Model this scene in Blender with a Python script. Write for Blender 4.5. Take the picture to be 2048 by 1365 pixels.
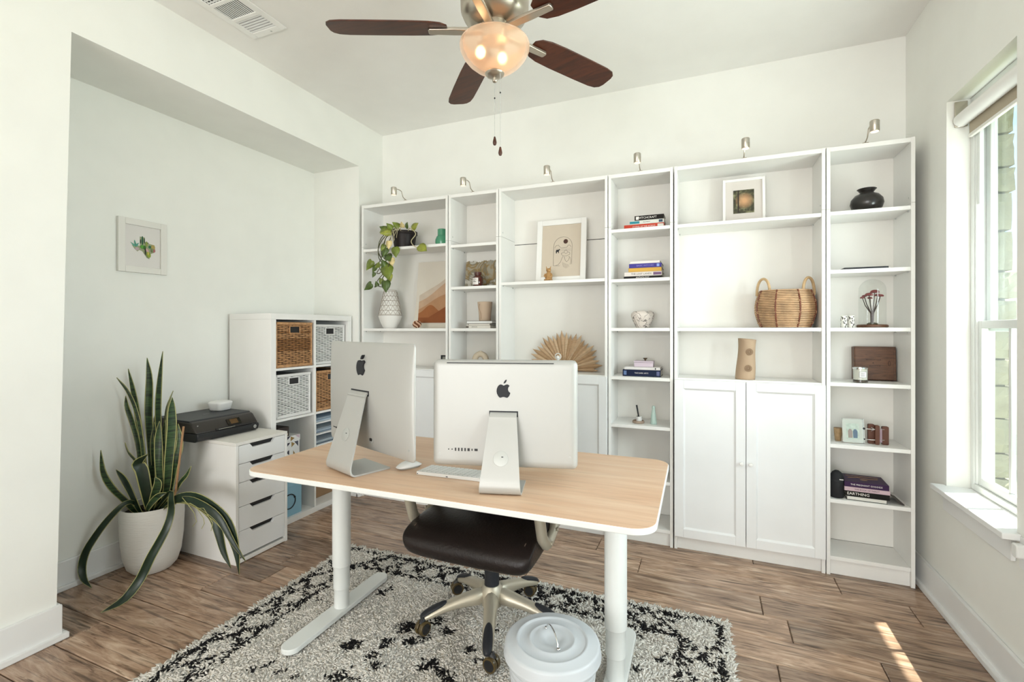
import bpy, bmesh, math, random
from mathutils import Vector, Matrix
import numpy as np
PI = math.pi
rad = math.radians
for o in list(bpy.data.objects): bpy.data.objects.remove(o, do_unlink=True)
SC = bpy.context.scene
COL = SC.collection

# ---------------------------------------------------------------- camera, sky, sun, exposure
cam = bpy.data.cameras.new('camera'); camo = bpy.data.objects.new('camera', cam); COL.objects.link(camo)
cam.sensor_width = 36; cam.lens = 944.0/2048*36; cam.shift_y = -(682.5-659.0)/2048; cam.clip_start = 0.02
camo.location = (0, 0, 1.355); camo.rotation_euler = (rad(90), 0, rad(22.5))
SC.camera = camo
w = bpy.data.worlds.new('daylight_sky'); SC.world = w; w.use_nodes = True
bg = w.node_tree.nodes['Background']; bg.inputs[0].default_value = (0.60, 0.78, 1.0, 1); bg.inputs[1].default_value = 2.3
sun = bpy.data.lights.new('sun', 'SUN'); sun.energy = 26; sun.angle = rad(0.5); sun.color = (1, 0.93, 0.83)
suno = bpy.data.objects.new('sun', sun); COL.objects.link(suno)
suno.rotation_euler = Vector((-0.395, -0.13, -1)).to_track_quat('-Z', 'Y').to_euler(); suno.location = (4, 3, 6)
def area(name, loc, direction, sx, sy, power, color):
    l = bpy.data.lights.new(name, 'AREA'); l.shape = 'RECTANGLE'; l.size = sx; l.size_y = sy; l.energy = power; l.color = color
    o = bpy.data.objects.new(name, l); COL.objects.link(o); o.location = loc
    o.rotation_euler = Vector(direction).to_track_quat('-Z', 'Z').to_euler()
    return o
# unseen fill lamps added to brighten the room from behind the camera and the right
area('entry_fill', (-0.78, -4.55, 1.28), (0, 1, 0.30), 3.0, 2.4, 215, (1.0, 0.965, 0.90))
area('side_fill', (1.30, 1.80, 1.52), (-1, 0, 0.08), 0.56, 1.75, 84, (0.93, 0.97, 1.0))
area('side_fill', (1.30, 1.00, 1.52), (-1, 0, 0.08), 0.56, 1.75, 84, (0.93, 0.97, 1.0))
vs = SC.view_settings
SC.display_settings.display_device = 'sRGB'
vs.view_transform = 'Standard'; vs.look = 'None'; vs.gamma = 1; vs.use_curve_mapping = False
vs.exposure = -0.43

# ---------------------------------------------------------------- materials
def srgb(h):
    h = h.lstrip('#'); c = [int(h[i:i+2], 16)/255 for i in (0, 2, 4)]
    return tuple((x/12.92 if x <= 0.04045 else ((x+0.055)/1.055)**2.4) for x in c) + (1,)
MATS = {}
def mk(name, color, rough=0.5, metal=0.0, var=0.0, vscale=6.0, stretch=(1, 1, 1), bump=0.0, bscale=60.0, emit=0.0, coat=0.0, spec=0.5, sheen=0.0, ecol=None):
    m = bpy.data.materials.new(name); m.use_nodes = True
    nt = m.node_tree; N = nt.nodes; L = nt.links; b = N['Principled BSDF']
    c = srgb(color) if isinstance(color, str) else tuple(color)+(1,)
    b.inputs['Base Color'].default_value = c; b.inputs['Roughness'].default_value = rough; b.inputs['Metallic'].default_value = metal
    b.inputs['Coat Weight'].default_value = coat; b.inputs['Specular IOR Level'].default_value = spec; b.inputs['Sheen Weight'].default_value = sheen
    tc = N.new('ShaderNodeTexCoord'); mp = N.new('ShaderNodeMapping'); mp.inputs['Scale'].default_value = stretch
    L.new(tc.outputs['Object'], mp.inputs[0])
    nz = N.new('ShaderNodeTexNoise'); nz.inputs['Scale'].default_value = vscale; nz.inputs['Detail'].default_value = 5
    L.new(mp.outputs[0], nz.inputs['Vector'])
    v = max(var, 0.015)
    rp = N.new('ShaderNodeValToRGB'); e = rp.color_ramp.elements
    e[0].position = 0.3; e[1].position = 0.7
    e[0].color = tuple(x*(1-v) for x in c[:3])+(1,); e[1].color = tuple(min(1, x*(1+v)) for x in c[:3])+(1,)
    L.new(nz.outputs[0], rp.inputs[0]); L.new(rp.outputs[0], b.inputs['Base Color'])
    if bump:
        n2 = N.new('ShaderNodeTexNoise'); n2.inputs['Scale'].default_value = bscale; n2.inputs['Detail'].default_value = 4; L.new(mp.outputs[0], n2.inputs['Vector'])
        bp = N.new('ShaderNodeBump'); bp.inputs['Strength'].default_value = bump; bp.inputs['Distance'].default_value = 0.004
        L.new(n2.outputs[0], bp.inputs['Height']); L.new(bp.outputs[0], b.inputs['Normal'])
    if emit:
        b.inputs['Emission Color'].default_value = srgb(ecol) if ecol else c; b.inputs['Emission Strength'].default_value = emit
    MATS[name] = m
    return m
def wood(name, c0, c1, c2, scale=(1.2, 14, 14), rough=0.4, rnd=True, bump=0.15, dist=1.2, crack=0.5):
    m = bpy.data.materials.new(name); m.use_nodes = True
    nt = m.node_tree; N = nt.nodes; L = nt.links; b = N['Principled BSDF']; b.inputs['Roughness'].default_value = rough
    tc = N.new('ShaderNodeTexCoord'); oi = N.new('ShaderNodeObjectInfo')
    mul = N.new('ShaderNodeVectorMath'); mul.operation = 'SCALE'; mul.inputs[0].default_value = (37, 91, 53)
    L.new(oi.outputs['Random'], mul.inputs['Scale'])
    add = N.new('ShaderNodeVectorMath'); add.operation = 'ADD'; L.new(tc.outputs['Object'], add.inputs[0])
    if rnd: L.new(mul.outputs[0], add.inputs[1])
    mp = N.new('ShaderNodeMapping'); mp.inputs['Scale'].default_value = scale; L.new(add.outputs[0], mp.inputs[0])
    nz = N.new('ShaderNodeTexNoise'); nz.inputs['Scale'].default_value = 1.6; nz.inputs['Detail'].default_value = 8; nz.inputs['Roughness'].default_value = 0.62; nz.inputs['Distortion'].default_value = dist
    L.new(mp.outputs[0], nz.inputs['Vector'])
    rp = N.new('ShaderNodeValToRGB'); e = rp.color_ramp.elements; e[0].position = 0.28; e[1].position = 0.72; e[0].color = srgb(c0); e[1].color = srgb(c2)
    k = e.new(0.5); k.color = srgb(c1); L.new(nz.outputs[0], rp.inputs[0])
    mp2 = N.new('ShaderNodeMapping'); mp2.inputs['Scale'].default_value = (scale[0]*1.6, scale[1]*4.2, scale[2]*4.2); L.new(add.outputs[0], mp2.inputs[0])
    n2 = N.new('ShaderNodeTexNoise'); n2.inputs['Scale'].default_value = 1.7; n2.inputs['Detail'].default_value = 6; n2.inputs['Distortion'].default_value = 0.7; L.new(mp2.outputs[0], n2.inputs['Vector'])
    r2 = N.new('ShaderNodeValToRGB'); e = r2.color_ramp.elements; e[0].position = 0.34; e[0].color = (1-crack, 1-crack, 1-crack, 1); e[1].position = 0.47; e[1].color = (1, 1, 1, 1); L.new(n2.outputs[0], r2.inputs[0])
    mx = N.new('ShaderNodeMix'); mx.data_type = 'RGBA'; mx.blend_type = 'MULTIPLY'; mx.inputs[0].default_value = 1
    L.new(rp.outputs[0], mx.inputs[6]); L.new(r2.outputs[0], mx.inputs[7])
    if crack > 0.5:
        mp3 = N.new('ShaderNodeMapping'); mp3.inputs['Scale'].default_value = (5, 46, 46); L.new(add.outputs[0], mp3.inputs[0])
        n3 = N.new('ShaderNodeTexNoise'); n3.inputs['Scale'].default_value = 1.5; n3.inputs['Detail'].default_value = 3; n3.inputs['Distortion'].default_value = 0.5; L.new(mp3.outputs[0], n3.inputs['Vector'])
        r3_ = N.new('ShaderNodeValToRGB'); e3 = r3_.color_ramp.elements; e3[0].position = 0.30; e3[0].color = (0.52, 0.47, 0.44, 1); e3[1].position = 0.37; e3[1].color = (1, 1, 1, 1); L.new(n3.outputs[0], r3_.inputs[0])
        mx3 = N.new('ShaderNodeMix'); mx3.data_type = 'RGBA'; mx3.blend_type = 'MULTIPLY'; mx3.inputs[0].default_value = 1; L.new(mx.outputs[2], mx3.inputs[6]); L.new(r3_.outputs[0], mx3.inputs[7]); mx = mx3
    hs = N.new('ShaderNodeHueSaturation'); L.new(mx.outputs[2], hs.inputs['Color'])
    if rnd:
        mr = N.new('ShaderNodeMapRange'); mr.inputs[3].default_value = 0.66; mr.inputs[4].default_value = 1.28; L.new(oi.outputs['Random'], mr.inputs[0]); L.new(mr.outputs[0], hs.inputs['Value'])
    L.new(hs.outputs[0], b.inputs['Base Color'])
    bp = N.new('ShaderNodeBump'); bp.inputs['Strength'].default_value = bump; bp.inputs['Distance'].default_value = 0.003; L.new(n2.outputs[0], bp.inputs['Height']); L.new(bp.outputs[0], b.inputs['Normal'])
    MATS[name] = m; return m
def glassmat(name, tint=(1, 1, 1), refl=0.08, rough=0.0):
    m = bpy.data.materials.new(name); m.use_nodes = True; nt = m.node_tree; N = nt.nodes; L = nt.links
    for n in list(N): N.remove(n)
    out = N.new('ShaderNodeOutputMaterial'); t = N.new('ShaderNodeBsdfTransparent'); t.inputs[0].default_value = tuple(tint)+(1,)
    g = N.new('ShaderNodeBsdfGlossy'); g.inputs['Roughness'].default_value = rough
    lw = N.new('ShaderNodeLayerWeight'); lw.inputs[0].default_value = 0.25
    mr = N.new('ShaderNodeMapRange'); mr.inputs[3].default_value = refl*0.5; mr.inputs[4].default_value = min(1, refl*6); L.new(lw.outputs['Facing'], mr.inputs[0])
    mx = N.new('ShaderNodeMixShader'); L.new(mr.outputs[0], mx.inputs[0]); L.new(t.outputs[0], mx.inputs[1]); L.new(g.outputs[0], mx.inputs[2]); L.new(mx.outputs[0], out.inputs[0])
    MATS[name] = m; return m
def attrmat(name, rough=0.8, sheen=0.0, attr='Col'):
    m = bpy.data.materials.new(name); m.use_nodes = True; N = m.node_tree.nodes; L = m.node_tree.links
    a = N.new('ShaderNodeAttribute'); a.attribute_name = attr; L.new(a.outputs['Color'], N['Principled BSDF'].inputs['Base Color'])
    N['Principled BSDF'].inputs['Roughness'].default_value = rough; N['Principled BSDF'].inputs['Specular IOR Level'].default_value = 0.2
    MATS[name] = m; return m
mk('wall_paint', (0.87, 0.868, 0.82), 0.75, bump=0.06, bscale=160, var=0.01)
mk('ceiling_paint', (0.89, 0.875, 0.84), 0.85, bump=0.08, bscale=140, var=0.01)
mk('trim_white', (0.84, 0.84, 0.83), 0.4)
mk('shelf_white', (0.88, 0.87, 0.84), 0.4)
mk('panel_white', (0.84, 0.82, 0.77), 0.55)
mk('door_white', (0.86, 0.87, 0.87), 0.35)
mk('metal_white', (0.78, 0.80, 0.78), 0.35)
mk('vinyl_white', (0.80, 0.82, 0.80), 0.35)
mk('alu', (0.47, 0.47, 0.45), 0.42, 0.25, spec=0.4)
mk('alu_dark', (0.50, 0.51, 0.49), 0.5, 0.4)
mk('nickel', (0.52, 0.47, 0.40), 0.32, 1.0)
mk('chrome', (0.75, 0.75, 0.75), 0.15, 1.0)
mk('black', (0.012, 0.012, 0.013), 0.45)
mk('black_gloss', (0.012, 0.011, 0.011), 0.12, coat=0.5)
mk('charcoal', (0.022, 0.023, 0.027), 0.5, spec=0.25)
mk('dark_gap', (0.03, 0.03, 0.03), 0.9)
mk('leather', (0.012, 0.007, 0.006), 0.36, var=0.2, bump=0.35, bscale=90, spec=0.32)
mk('champagne', (0.52, 0.47, 0.37), 0.36, 0.45)
mk('white', (0.82, 0.82, 0.80), 0.5)
mk('white_print', (0.80, 0.76, 0.72), 0.6)
mk('paper', (0.74, 0.72, 0.66), 0.8)
wood('floor_wood', '#6b5443', '#a78972', '#cfb59d', scale=(1.5, 10, 10), rough=0.25, dist=1.9, crack=0.55, bump=0.25)
wood('birch', '#d3ab89', '#deba9a', '#e7cbaf', scale=(1.0, 11, 11), rough=0.33, rnd=False, bump=0.02, dist=0.6, crack=0.12)
wood('walnut', '#3a2010', '#5d3a22', '#754d2f', scale=(3.5, 22, 22), rough=0.45, rnd=False, crack=0.3)
wood('blade_wood', '#2c1309', '#47210f', '#5a2c16', scale=(2.0, 16, 16), rough=0.45, rnd=False, crack=0.2, bump=0.02)
glassmat('window_glass', (0.93, 0.97, 0.96), 0.06)
glassmat('clear_glass', (0.97, 0.98, 0.97), 0.05)

# ---------------------------------------------------------------- mesh helpers
class MB:
    def __init__(s, M=None): s.v = []; s.f = []; s.mi = []; s.cur = 0; s.M = M
    def add(s, vs, fs):
        o = len(s.v)
        if s.M is not None: vs = [tuple(s.M @ Vector(p)) for p in vs]
        s.v += [tuple(p) for p in vs]; s.f += [tuple(i+o for i in f) for f in fs]; s.mi += [s.cur]*len(fs); return s
    def box(s, x0, y0, z0, x1, y1, z1):
        return s.add([(x0, y0, z0), (x1, y0, z0), (x1, y1, z0), (x0, y1, z0), (x0, y0, z1), (x1, y0, z1), (x1, y1, z1), (x0, y1, z1)],
                     [(0, 3, 2, 1), (4, 5, 6, 7), (0, 1, 5, 4), (1, 2, 6, 5), (2, 3, 7, 6), (3, 0, 4, 7)])
    def hexa(s, vs): return s.add(vs, [(0, 3, 2, 1), (4, 5, 6, 7), (0, 1, 5, 4), (1, 2, 6, 5), (2, 3, 7, 6), (3, 0, 4, 7)])
    def prism(s, poly, lo, hi, axis='z'):
        n = len(poly)
        def p(a, b, c): return {'z': (a, b, c), 'y': (a, c, b), 'x': (c, a, b)}[axis]
        vs = [p(a, b, lo) for a, b in poly]+[p(a, b, hi) for a, b in poly]
        fs = [tuple(range(n))[::-1], tuple(range(n, 2*n))]+[(i, (i+1) % n, n+(i+1) % n, n+i) for i in range(n)]
        return s.add(vs, fs)
    def lathe(s, prof, n=32, c=(0, 0, 0), cap=True):
        vs = []; fs = []
        for r, z in prof:
            for i in range(n):
                a = 2*PI*i/n; vs.append((c[0]+r*math.cos(a), c[1]+r*math.sin(a), c[2]+z))
        for j in range(len(prof)-1):
            for i in range(n):
                k = (i+1) % n; fs.append((j*n+i, j*n+k, (j+1)*n+k, (j+1)*n+i))
        if cap:
            fs.append(tuple(range(n))[::-1]); fs.append(tuple(range((len(prof)-1)*n, len(prof)*n)))
        return s.add(vs, fs)
    def tube(s, pts, r, n=8, closed=False, flat=1.0, up=None):
        pts = [Vector(p) for p in pts]; m = len(pts); rs = r if isinstance(r, (list, tuple)) else [r]*m
        vs = []; fs = []; prev = None
        for i, p in enumerate(pts):
            a = pts[(i-1) % m] if (closed or i > 0) else p; b = pts[(i+1) % m] if (closed or i < m-1) else p
            t = (b-a).normalized() if (b-a).length > 1e-9 else Vector((0, 0, 1))
            if up is not None: u = Vector(up)
            elif prev is None: u = Vector((0, 0, 1)) if abs(t.z) < 0.9 else Vector((1, 0, 0))
            else: u = prev
            x = u-t*u.dot(t)
            if x.length < 1e-6: x = t.orthogonal()
            x.normalize(); y = t.cross(x); prev = x
            for k in range(n):
                an = 2*PI*k/n; vs.append(p+x*(rs[i]*math.cos(an))+y*(rs[i]*flat*math.sin(an)))
        for i in range(m if closed else m-1):
            j = (i+1) % m
            for k in range(n):
                q = (k+1) % n; fs.append((i*n+k, i*n+q, j*n+q, j*n+k))
        if not closed: fs.append(tuple(range(n))[::-1]); fs.append(tuple(range((m-1)*n, m*n)))
        return s.add(vs, fs)
    def ball(s, c, r, sx=1, sy=1, sz=1, n=14, m=8):
        prof = [(max(1e-4, math.sin(PI*i/m)), -math.cos(PI*i/m)) for i in range(m+1)]
        vs = []; fs = []
        for rr, z in prof:
            for i in range(n):
                a = 2*PI*i/n; vs.append((c[0]+r*sx*rr*math.cos(a), c[1]+r*sy*rr*math.sin(a), c[2]+r*sz*z))
        for j in range(m):
            for i in range(n):
                k = (i+1) % n; fs.append((j*n+i, j*n+k, (j+1)*n+k, (j+1)*n+i))
        return s.add(vs, fs)
    def grid(s, fn, nu, nv, closeu=False):
        vs = [fn(i/nu if closeu else i/(nu-1), j/(nv-1)) for j in range(nv) for i in range(nu)]; fs = []
        for j in range(nv-1):
            for i in range(nu if closeu else nu-1):
                k = (i+1) % nu; fs.append((j*nu+i, j*nu+k, (j+1)*nu+k, (j+1)*nu+i))
        return s.add(vs, fs)
    def build(s, name, mat, parent=None, bevel=0.0, seg=2, smooth=True, angle=38, world=False, sub=0):
        me = bpy.data.meshes.new(name)
        v = s.v
        if world and parent is not None:
            r = ROOT[parent.name]; v = [(a-r[0], b-r[1], c-r[2]) for a, b, c in v]
        me.from_pydata(v, [], s.f)
        ms = mat if isinstance(mat, (list, tuple)) else [mat]
        for m in ms: me.materials.append(MATS[m] if isinstance(m, str) else m)
        if len(ms) > 1: me.polygons.foreach_set('material_index', s.mi)
        me.validate()
        if smooth:
            me.polygons.foreach_set('use_smooth', [True]*len(me.polygons)); me.set_sharp_from_angle(angle=rad(angle))
        o = bpy.data.objects.new(name, me); COL.objects.link(o)
        if parent is not None:
            o.parent = parent
            ROOT[o.name] = ROOT.get(parent.name, (0, 0, 0))
        if bevel:
            b = o.modifiers.new('bevel', 'BEVEL'); b.width = bevel; b.segments = seg; b.limit_method = 'ANGLE'; b.angle_limit = rad(40)
        if sub:
            q = o.modifiers.new('subsurf', 'SUBSURF'); q.levels = sub; q.render_levels = sub
        return o
ROOT = {}
def tag(o, label=None, cat=None, group=None, kind=None):
    if label: o['label'] = label
    if cat: o['category'] = cat
    if group: o['group'] = group
    if kind: o['kind'] = kind
    return o
def thing(name, label, cat, loc=(0, 0, 0), rz=0.0, group=None, kind=None):
    o = bpy.data.objects.new(name, None); COL.objects.link(o); o.location = loc; o.rotation_euler = (0, 0, rz); o.empty_display_size = 0.1
    ROOT[o.name] = tuple(loc)
    return tag(o, label, cat, group, kind)
def B(x0, y0, z0, x1, y1, z1): return MB().box(x0, y0, z0, x1, y1, z1)
def copy_tree(o, parent=None):
    c = o.copy(); COL.objects.link(c); c.parent = parent
    for ch in list(o.children): copy_tree(ch, c)
    return c
_txt = {}
def text_mb(string, size, M, extrude=0.0004, align='CENTER', sx=1.0):
    key = (string, align)
    if key not in _txt:
        cu = bpy.data.curves.new('lettering', 'FONT'); cu.body = string; cu.size = 1; cu.align_x = align; cu.align_y = 'CENTER'; cu.extrude = 0; cu.resolution_u = 2
        to = bpy.data.objects.new('lettering', cu); COL.objects.link(to)
        dg = bpy.context.evaluated_depsgraph_get(); me = to.evaluated_get(dg).to_mesh()
        _txt[key] = ([tuple(v.co) for v in me.vertices], [tuple(p.vertices) for p in me.polygons])
        to.evaluated_get(dg).to_mesh_clear(); bpy.data.objects.remove(to, do_unlink=True); bpy.data.curves.remove(cu)
    vs, fs = _txt[key]
    mb = MB(M); mb.add([(x*size*sx, y*size, extrude) for x, y, z in vs], fs); return mb
FACE_Y = Matrix(((1, 0, 0, 0), (0, 0, -1, 0), (0, 1, 0, 0), (0, 0, 0, 1)))   # text plane -> faces -Y
FACE_X = Matrix(((0, 0, 1, 0), (1, 0, 0, 0), (0, 1, 0, 0), (0, 0, 0, 1)))    # text plane -> faces +X
def T(x, y, z): return Matrix.Translation((x, y, z))
def rrect(w, d, r, n=8, cx=0, cy=0):
    pts = []
    for sx, sy, a0 in ((1, 1, 0), (-1, 1, 90), (-1, -1, 180), (1, -1, 270)):
        for i in range(n+1):
            a = rad(a0+90*i/n); pts.append((cx+sx*(w/2-r)+r*math.cos(a), cy+sy*(d/2-r)+r*math.sin(a)))
    return pts
def struct(name, mb, mat, label, cat, bevel=0.0, parent=None):
    o = mb.build(name, mat, parent, bevel=bevel); tag(o, label, cat, None, 'structure'); return o

# ---------------------------------------------------------------- room shell
XL, XN, XR, YB, YFR, ZC = -2.625, -3.105, 1.055, 3.38, -4.4, 3.045
NY0, NY1, NZ = 1.17, 3.075, 2.685
wl = MB()
wl.hexa([(XN-0.15, YFR-0.12, 0), (XL, YFR-0.12, 0), (XL, NY0-0.03, 0), (XN-0.15, NY0-0.03, 0), (XN-0.15, YFR-0.12, NZ), (XL, YFR-0.12, NZ), (XL, NY0+0.025, NZ), (XN-0.15, NY0+0.025, NZ)])
wl.box(XN-0.15, YFR-0.12, NZ, XL, YB+0.12, ZC+0.1)
wl.box(XN-0.15, NY1, 0, XL, YB+0.12, NZ)
wl.box(XN-0.15, NY0-0.03, 0, XN, NY1, NZ)
struct('wall_left', wl, 'wall_paint', 'off-white left wall with a tall recessed niche', 'wall')
struct('wall_back', B(XL, YB, 0, XR, YB+0.12, ZC+0.1), 'wall_paint', 'off-white back wall behind the white bookcases', 'wall')
WY0, WY1, WZ0, WZ1 = 2.322, 2.878, 0.607, 2.44
wins = [(WY0, WY1), (1.522, 2.078), (0.722, 1.278)]
wr = MB(); XO = XR+0.17
wr.box(XR, YFR-0.12, 0, XO, YB+0.12, WZ0-0.025); wr.box(XR, YFR-0.12, WZ1, XO, YB+0.12, ZC+0.1)
ys = [YB+0.12]
for a, b in wins: ys += [b, a]
ys.append(YFR-0.12)
for i in range(0, len(ys), 2): wr.box(XR, ys[i+1], WZ0-0.025, XO, ys[i], WZ1)
struct('wall_right', wr, 'wall_paint', 'off-white right wall with a tall narrow window', 'wall')
wf = MB(); wf.box(XL, YFR-0.12, 0, -2.25, YFR, ZC); wf.box(0.75, YFR-0.12, 0, XR, YFR, ZC); wf.box(-2.25, YFR-0.12, 2.45, 0.75, YFR, ZC)
struct('wall_front', wf, 'wall_paint', 'off-white wall behind the camera with a wide doorway added for light', 'wall')  # unseen doorway, added as an opening for the fill lamp behind it
struct('ceiling', B(XL, YFR-0.12, ZC, XR, YB, ZC+0.1), 'ceiling_paint', 'flat off-white ceiling above the fan', 'ceiling')
# baseboards with shoe moulding
def base(name, pts, label):
    mb = MB(); H = 0.150
    for seg_ in pts:
        (x0, y0), (x1, y1), (nx, ny) = seg_[:3]
        ye = y1
        for th, h, zz in ((0.017, H, 0), (0.034, 0.026, 0)):
            if len(seg_) > 3: y1 = ye+th
            xs = sorted((x0, x1)) if nx == 0 else sorted((x0, x0+nx*th)); yy = sorted((y0, y1)) if ny == 0 else sorted((y0, y0+ny*th))
            mb.box(xs[0], yy[0], zz, xs[1], yy[1], zz+h)
    o = mb.build(name, 'trim_white', None, bevel=0.004); tag(o, label, 'baseboard', None, 'structure')
base('baseboard_left', [((XL, YFR), (XL, NY0-0.03), (1, 0), True), ((XN, NY0-0.03), (XL, NY0-0.03), (0, 1)), ((XN, NY0-0.03), (XN, NY1), (1, 0)), ((XN, NY1), (XL+0.017, NY1), (0, -1)), ((XL, NY1-0.034), (XL, YB), (1, 0))], 'tall white baseboard running round the left niche')
base('baseboard_right', [((XR, YFR), (XR, YB), (-1, 0))], 'tall white baseboard under the window')
base('baseboard_back', [((XL+0.034, YB), (XR-0.034, YB), (0, -1))], 'white baseboard hidden behind the bookcases')

# floor: dark underlay slab with separate planks
fl = B(XN-0.15, YFR-0.12, -0.06, XR+0.17, YB+0.12, -0.011).build('floor', 'dark_gap'); tag(fl, 'brown hand-scraped wood plank floor', 'floor', None, 'structure')
rng = random.Random(5)
RW = 0.1755; PL = 1.27
joint = {0: -0.36, -1: 0.245, -2: 0.343, 1: 0.636, -3: 0.65, -4: 0.26, -6: -2.44, -5: -0.95, -7: -1.75, -8: -2.76}
pm = {}
for k in range(-42, 5):
    y0 = 2.70+k*RW; y1 = y0+RW
    if y1 < YFR-0.1 or y0 > YB: continue
    y1 = min(y1, YB)
    j = joint.get(k, rng.uniform(-1.2, 0)); xmin = XN; xmax = XR
    x = j
    while x > xmin: x -= PL
    while x < xmax:
        a, b = max(x, xmin), min(x+PL, xmax)
        if b-a > 0.02:
            key = (round(b-a, 3), round(y1-y0, 3))
            if key not in pm:
                hx, hy = key[0]/2-0.0014, key[1]/2-0.0014; e = 0.0034
                mb = MB().add([(-hx, -hy, -0.011), (hx, -hy, -0.011), (hx, hy, -0.011), (-hx, hy, -0.011), (-hx, -hy, -e), (hx, -hy, -e), (hx, hy, -e), (-hx, hy, -e), (-hx+e, -hy+e, 0), (hx-e, -hy+e, 0), (hx-e, hy-e, 0), (-hx+e, hy-e, 0)],
                              [(0, 1, 5, 4), (1, 2, 6, 5), (2, 3, 7, 6), (3, 0, 4, 7), (4, 5, 9, 8), (5, 6, 10, 9), (6, 7, 11, 10), (7, 4, 8, 11), (8, 9, 10, 11)])
                o = mb.build('plank', 'floor_wood', fl, smooth=False); pm[key] = o.data
            else:
                o = bpy.data.objects.new('plank', pm[key]); COL.objects.link(o); o.parent = fl
            o.location = ((a+b)/2, (y0+y1)/2, 0)
        x += PL

# windows
def window(name, y0, y1, label):
    w_ = thing(name, label, 'window', (XR+0.09, (y0+y1)/2, WZ0), 0, None, 'structure')
    xa, xb = XR+0.088, XR+0.165
    def p(n, mb, m='vinyl_white', bev=0.003, par=w_): return mb.build(n, m, par, bevel=bev, world=True)
    fr = MB(); t = 0.030
    fr.box(xa, y0, WZ0, xb, y0+t, WZ1); fr.box(xa, y1-t, WZ0, xb, y1, WZ1); fr.box(xa, y0+t, WZ0, xb, y1-t, WZ0+t); fr.box(xa, y0+t, WZ1-t, xb, y1-t, WZ1)
    p('frame', fr)
    jl = MB()
    for yy in (y0+t, y1-t-0.012): jl.box(xa+0.004, yy, WZ0+t, xa+0.022, yy+0.012, WZ1-t)
    p('jamb_liner', jl)
    zm = 1.365; s = 0.036
    def sash(n, za, zb, x0, x1, mun):
        m_ = MB(); a, b = y0+t+0.002, y1-t-0.002
        m_.box(x0, a, za, x1, a+s, zb); m_.box(x0, b-s, za, x1, b, zb); m_.box(x0, a+s, za, x1, b-s, za+s); m_.box(x0, a+s, zb-s, x1, b-s, zb)
        o = p(n, m_)
        g = B((x0+x1)/2-0.002, a+s, za+s, (x0+x1)/2+0.002, b-s, zb-s); p('pane', g, 'window_glass', 0, o)
        if mun: p('muntin', B(x0+0.004, (a+b)/2-0.009, za+s, x1-0.004, (a+b)/2+0.009, zb-s), 'vinyl_white', 0.002, o)
    sash('upper_sash', zm-0.02, WZ1-t, xa+0.044, xa+0.070, False)
    sash('lower_sash', WZ0+t, zm+0.03, xa+0.012, xa+0.038, True)
    sl = MB(); sl.prism([(XR-0.055, y0-0.03), (XR, y0-0.03), (XR, y0), (XO, y0), (XO, y1), (XR, y1), (XR, y1+0.025), (XR-0.055, y1+0.025)], WZ0-0.024, WZ0); p('sill', sl, 'trim_white', 0.003)
    p('apron', B(XR-0.016, y0+0.004, WZ0-0.112, XR-0.0005, y1-0.006, WZ0-0.0245), 'trim_white', 0.002)
    return w_
window('window_1', *wins[0], 'white double-hung window with deep sill by the bookcase end')
window('window_2', *wins[1], 'added white double-hung window, unseen just beyond the right picture edge')  # out of view, added as a source of side light
window('window_3', *wins[2], 'added white double-hung window, unseen beside the camera')  # also out of view and added for side light
# lift track cover of the sash (white plastic) is part of the first window
wn = bpy.data.objects['window_1']
B(XR+0.096, WY1-0.062, 1.93, XR+0.112, WY1-0.038, WZ1-0.03).build('jamb_cover', 'vinyl_white', wn, bevel=0.002, world=True)
# roller blind
rb = thing('roller_blind', 'white roller blind rolled up at the head of the window', 'blind', (XR+0.05, 2.6, 2.34))
MB(Matrix.Rotation(rad(90), 4, 'X')).lathe([(0.031, -0.262), (0.031, 0.262)], 28).build('roll', 'shelf_white', rb)
B(-0.004+0.028, -0.25, -0.075, -0.001+0.028, 0.25, 0.0).build('fabric', mk('blind_fabric', '#b9ad98', 0.8), rb)
B(0.018, -0.25, -0.090, 0.034, 0.25, -0.074).build('bottom_bar', 'panel_white', rb, bevel=0.003)
for s_ in (-1, 1): B(-0.024, s_*0.268-0.004, -0.03, 0.024, s_*0.268+0.004, 0.09).build('bracket', 'nickel', rb, bevel=0.002)

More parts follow.
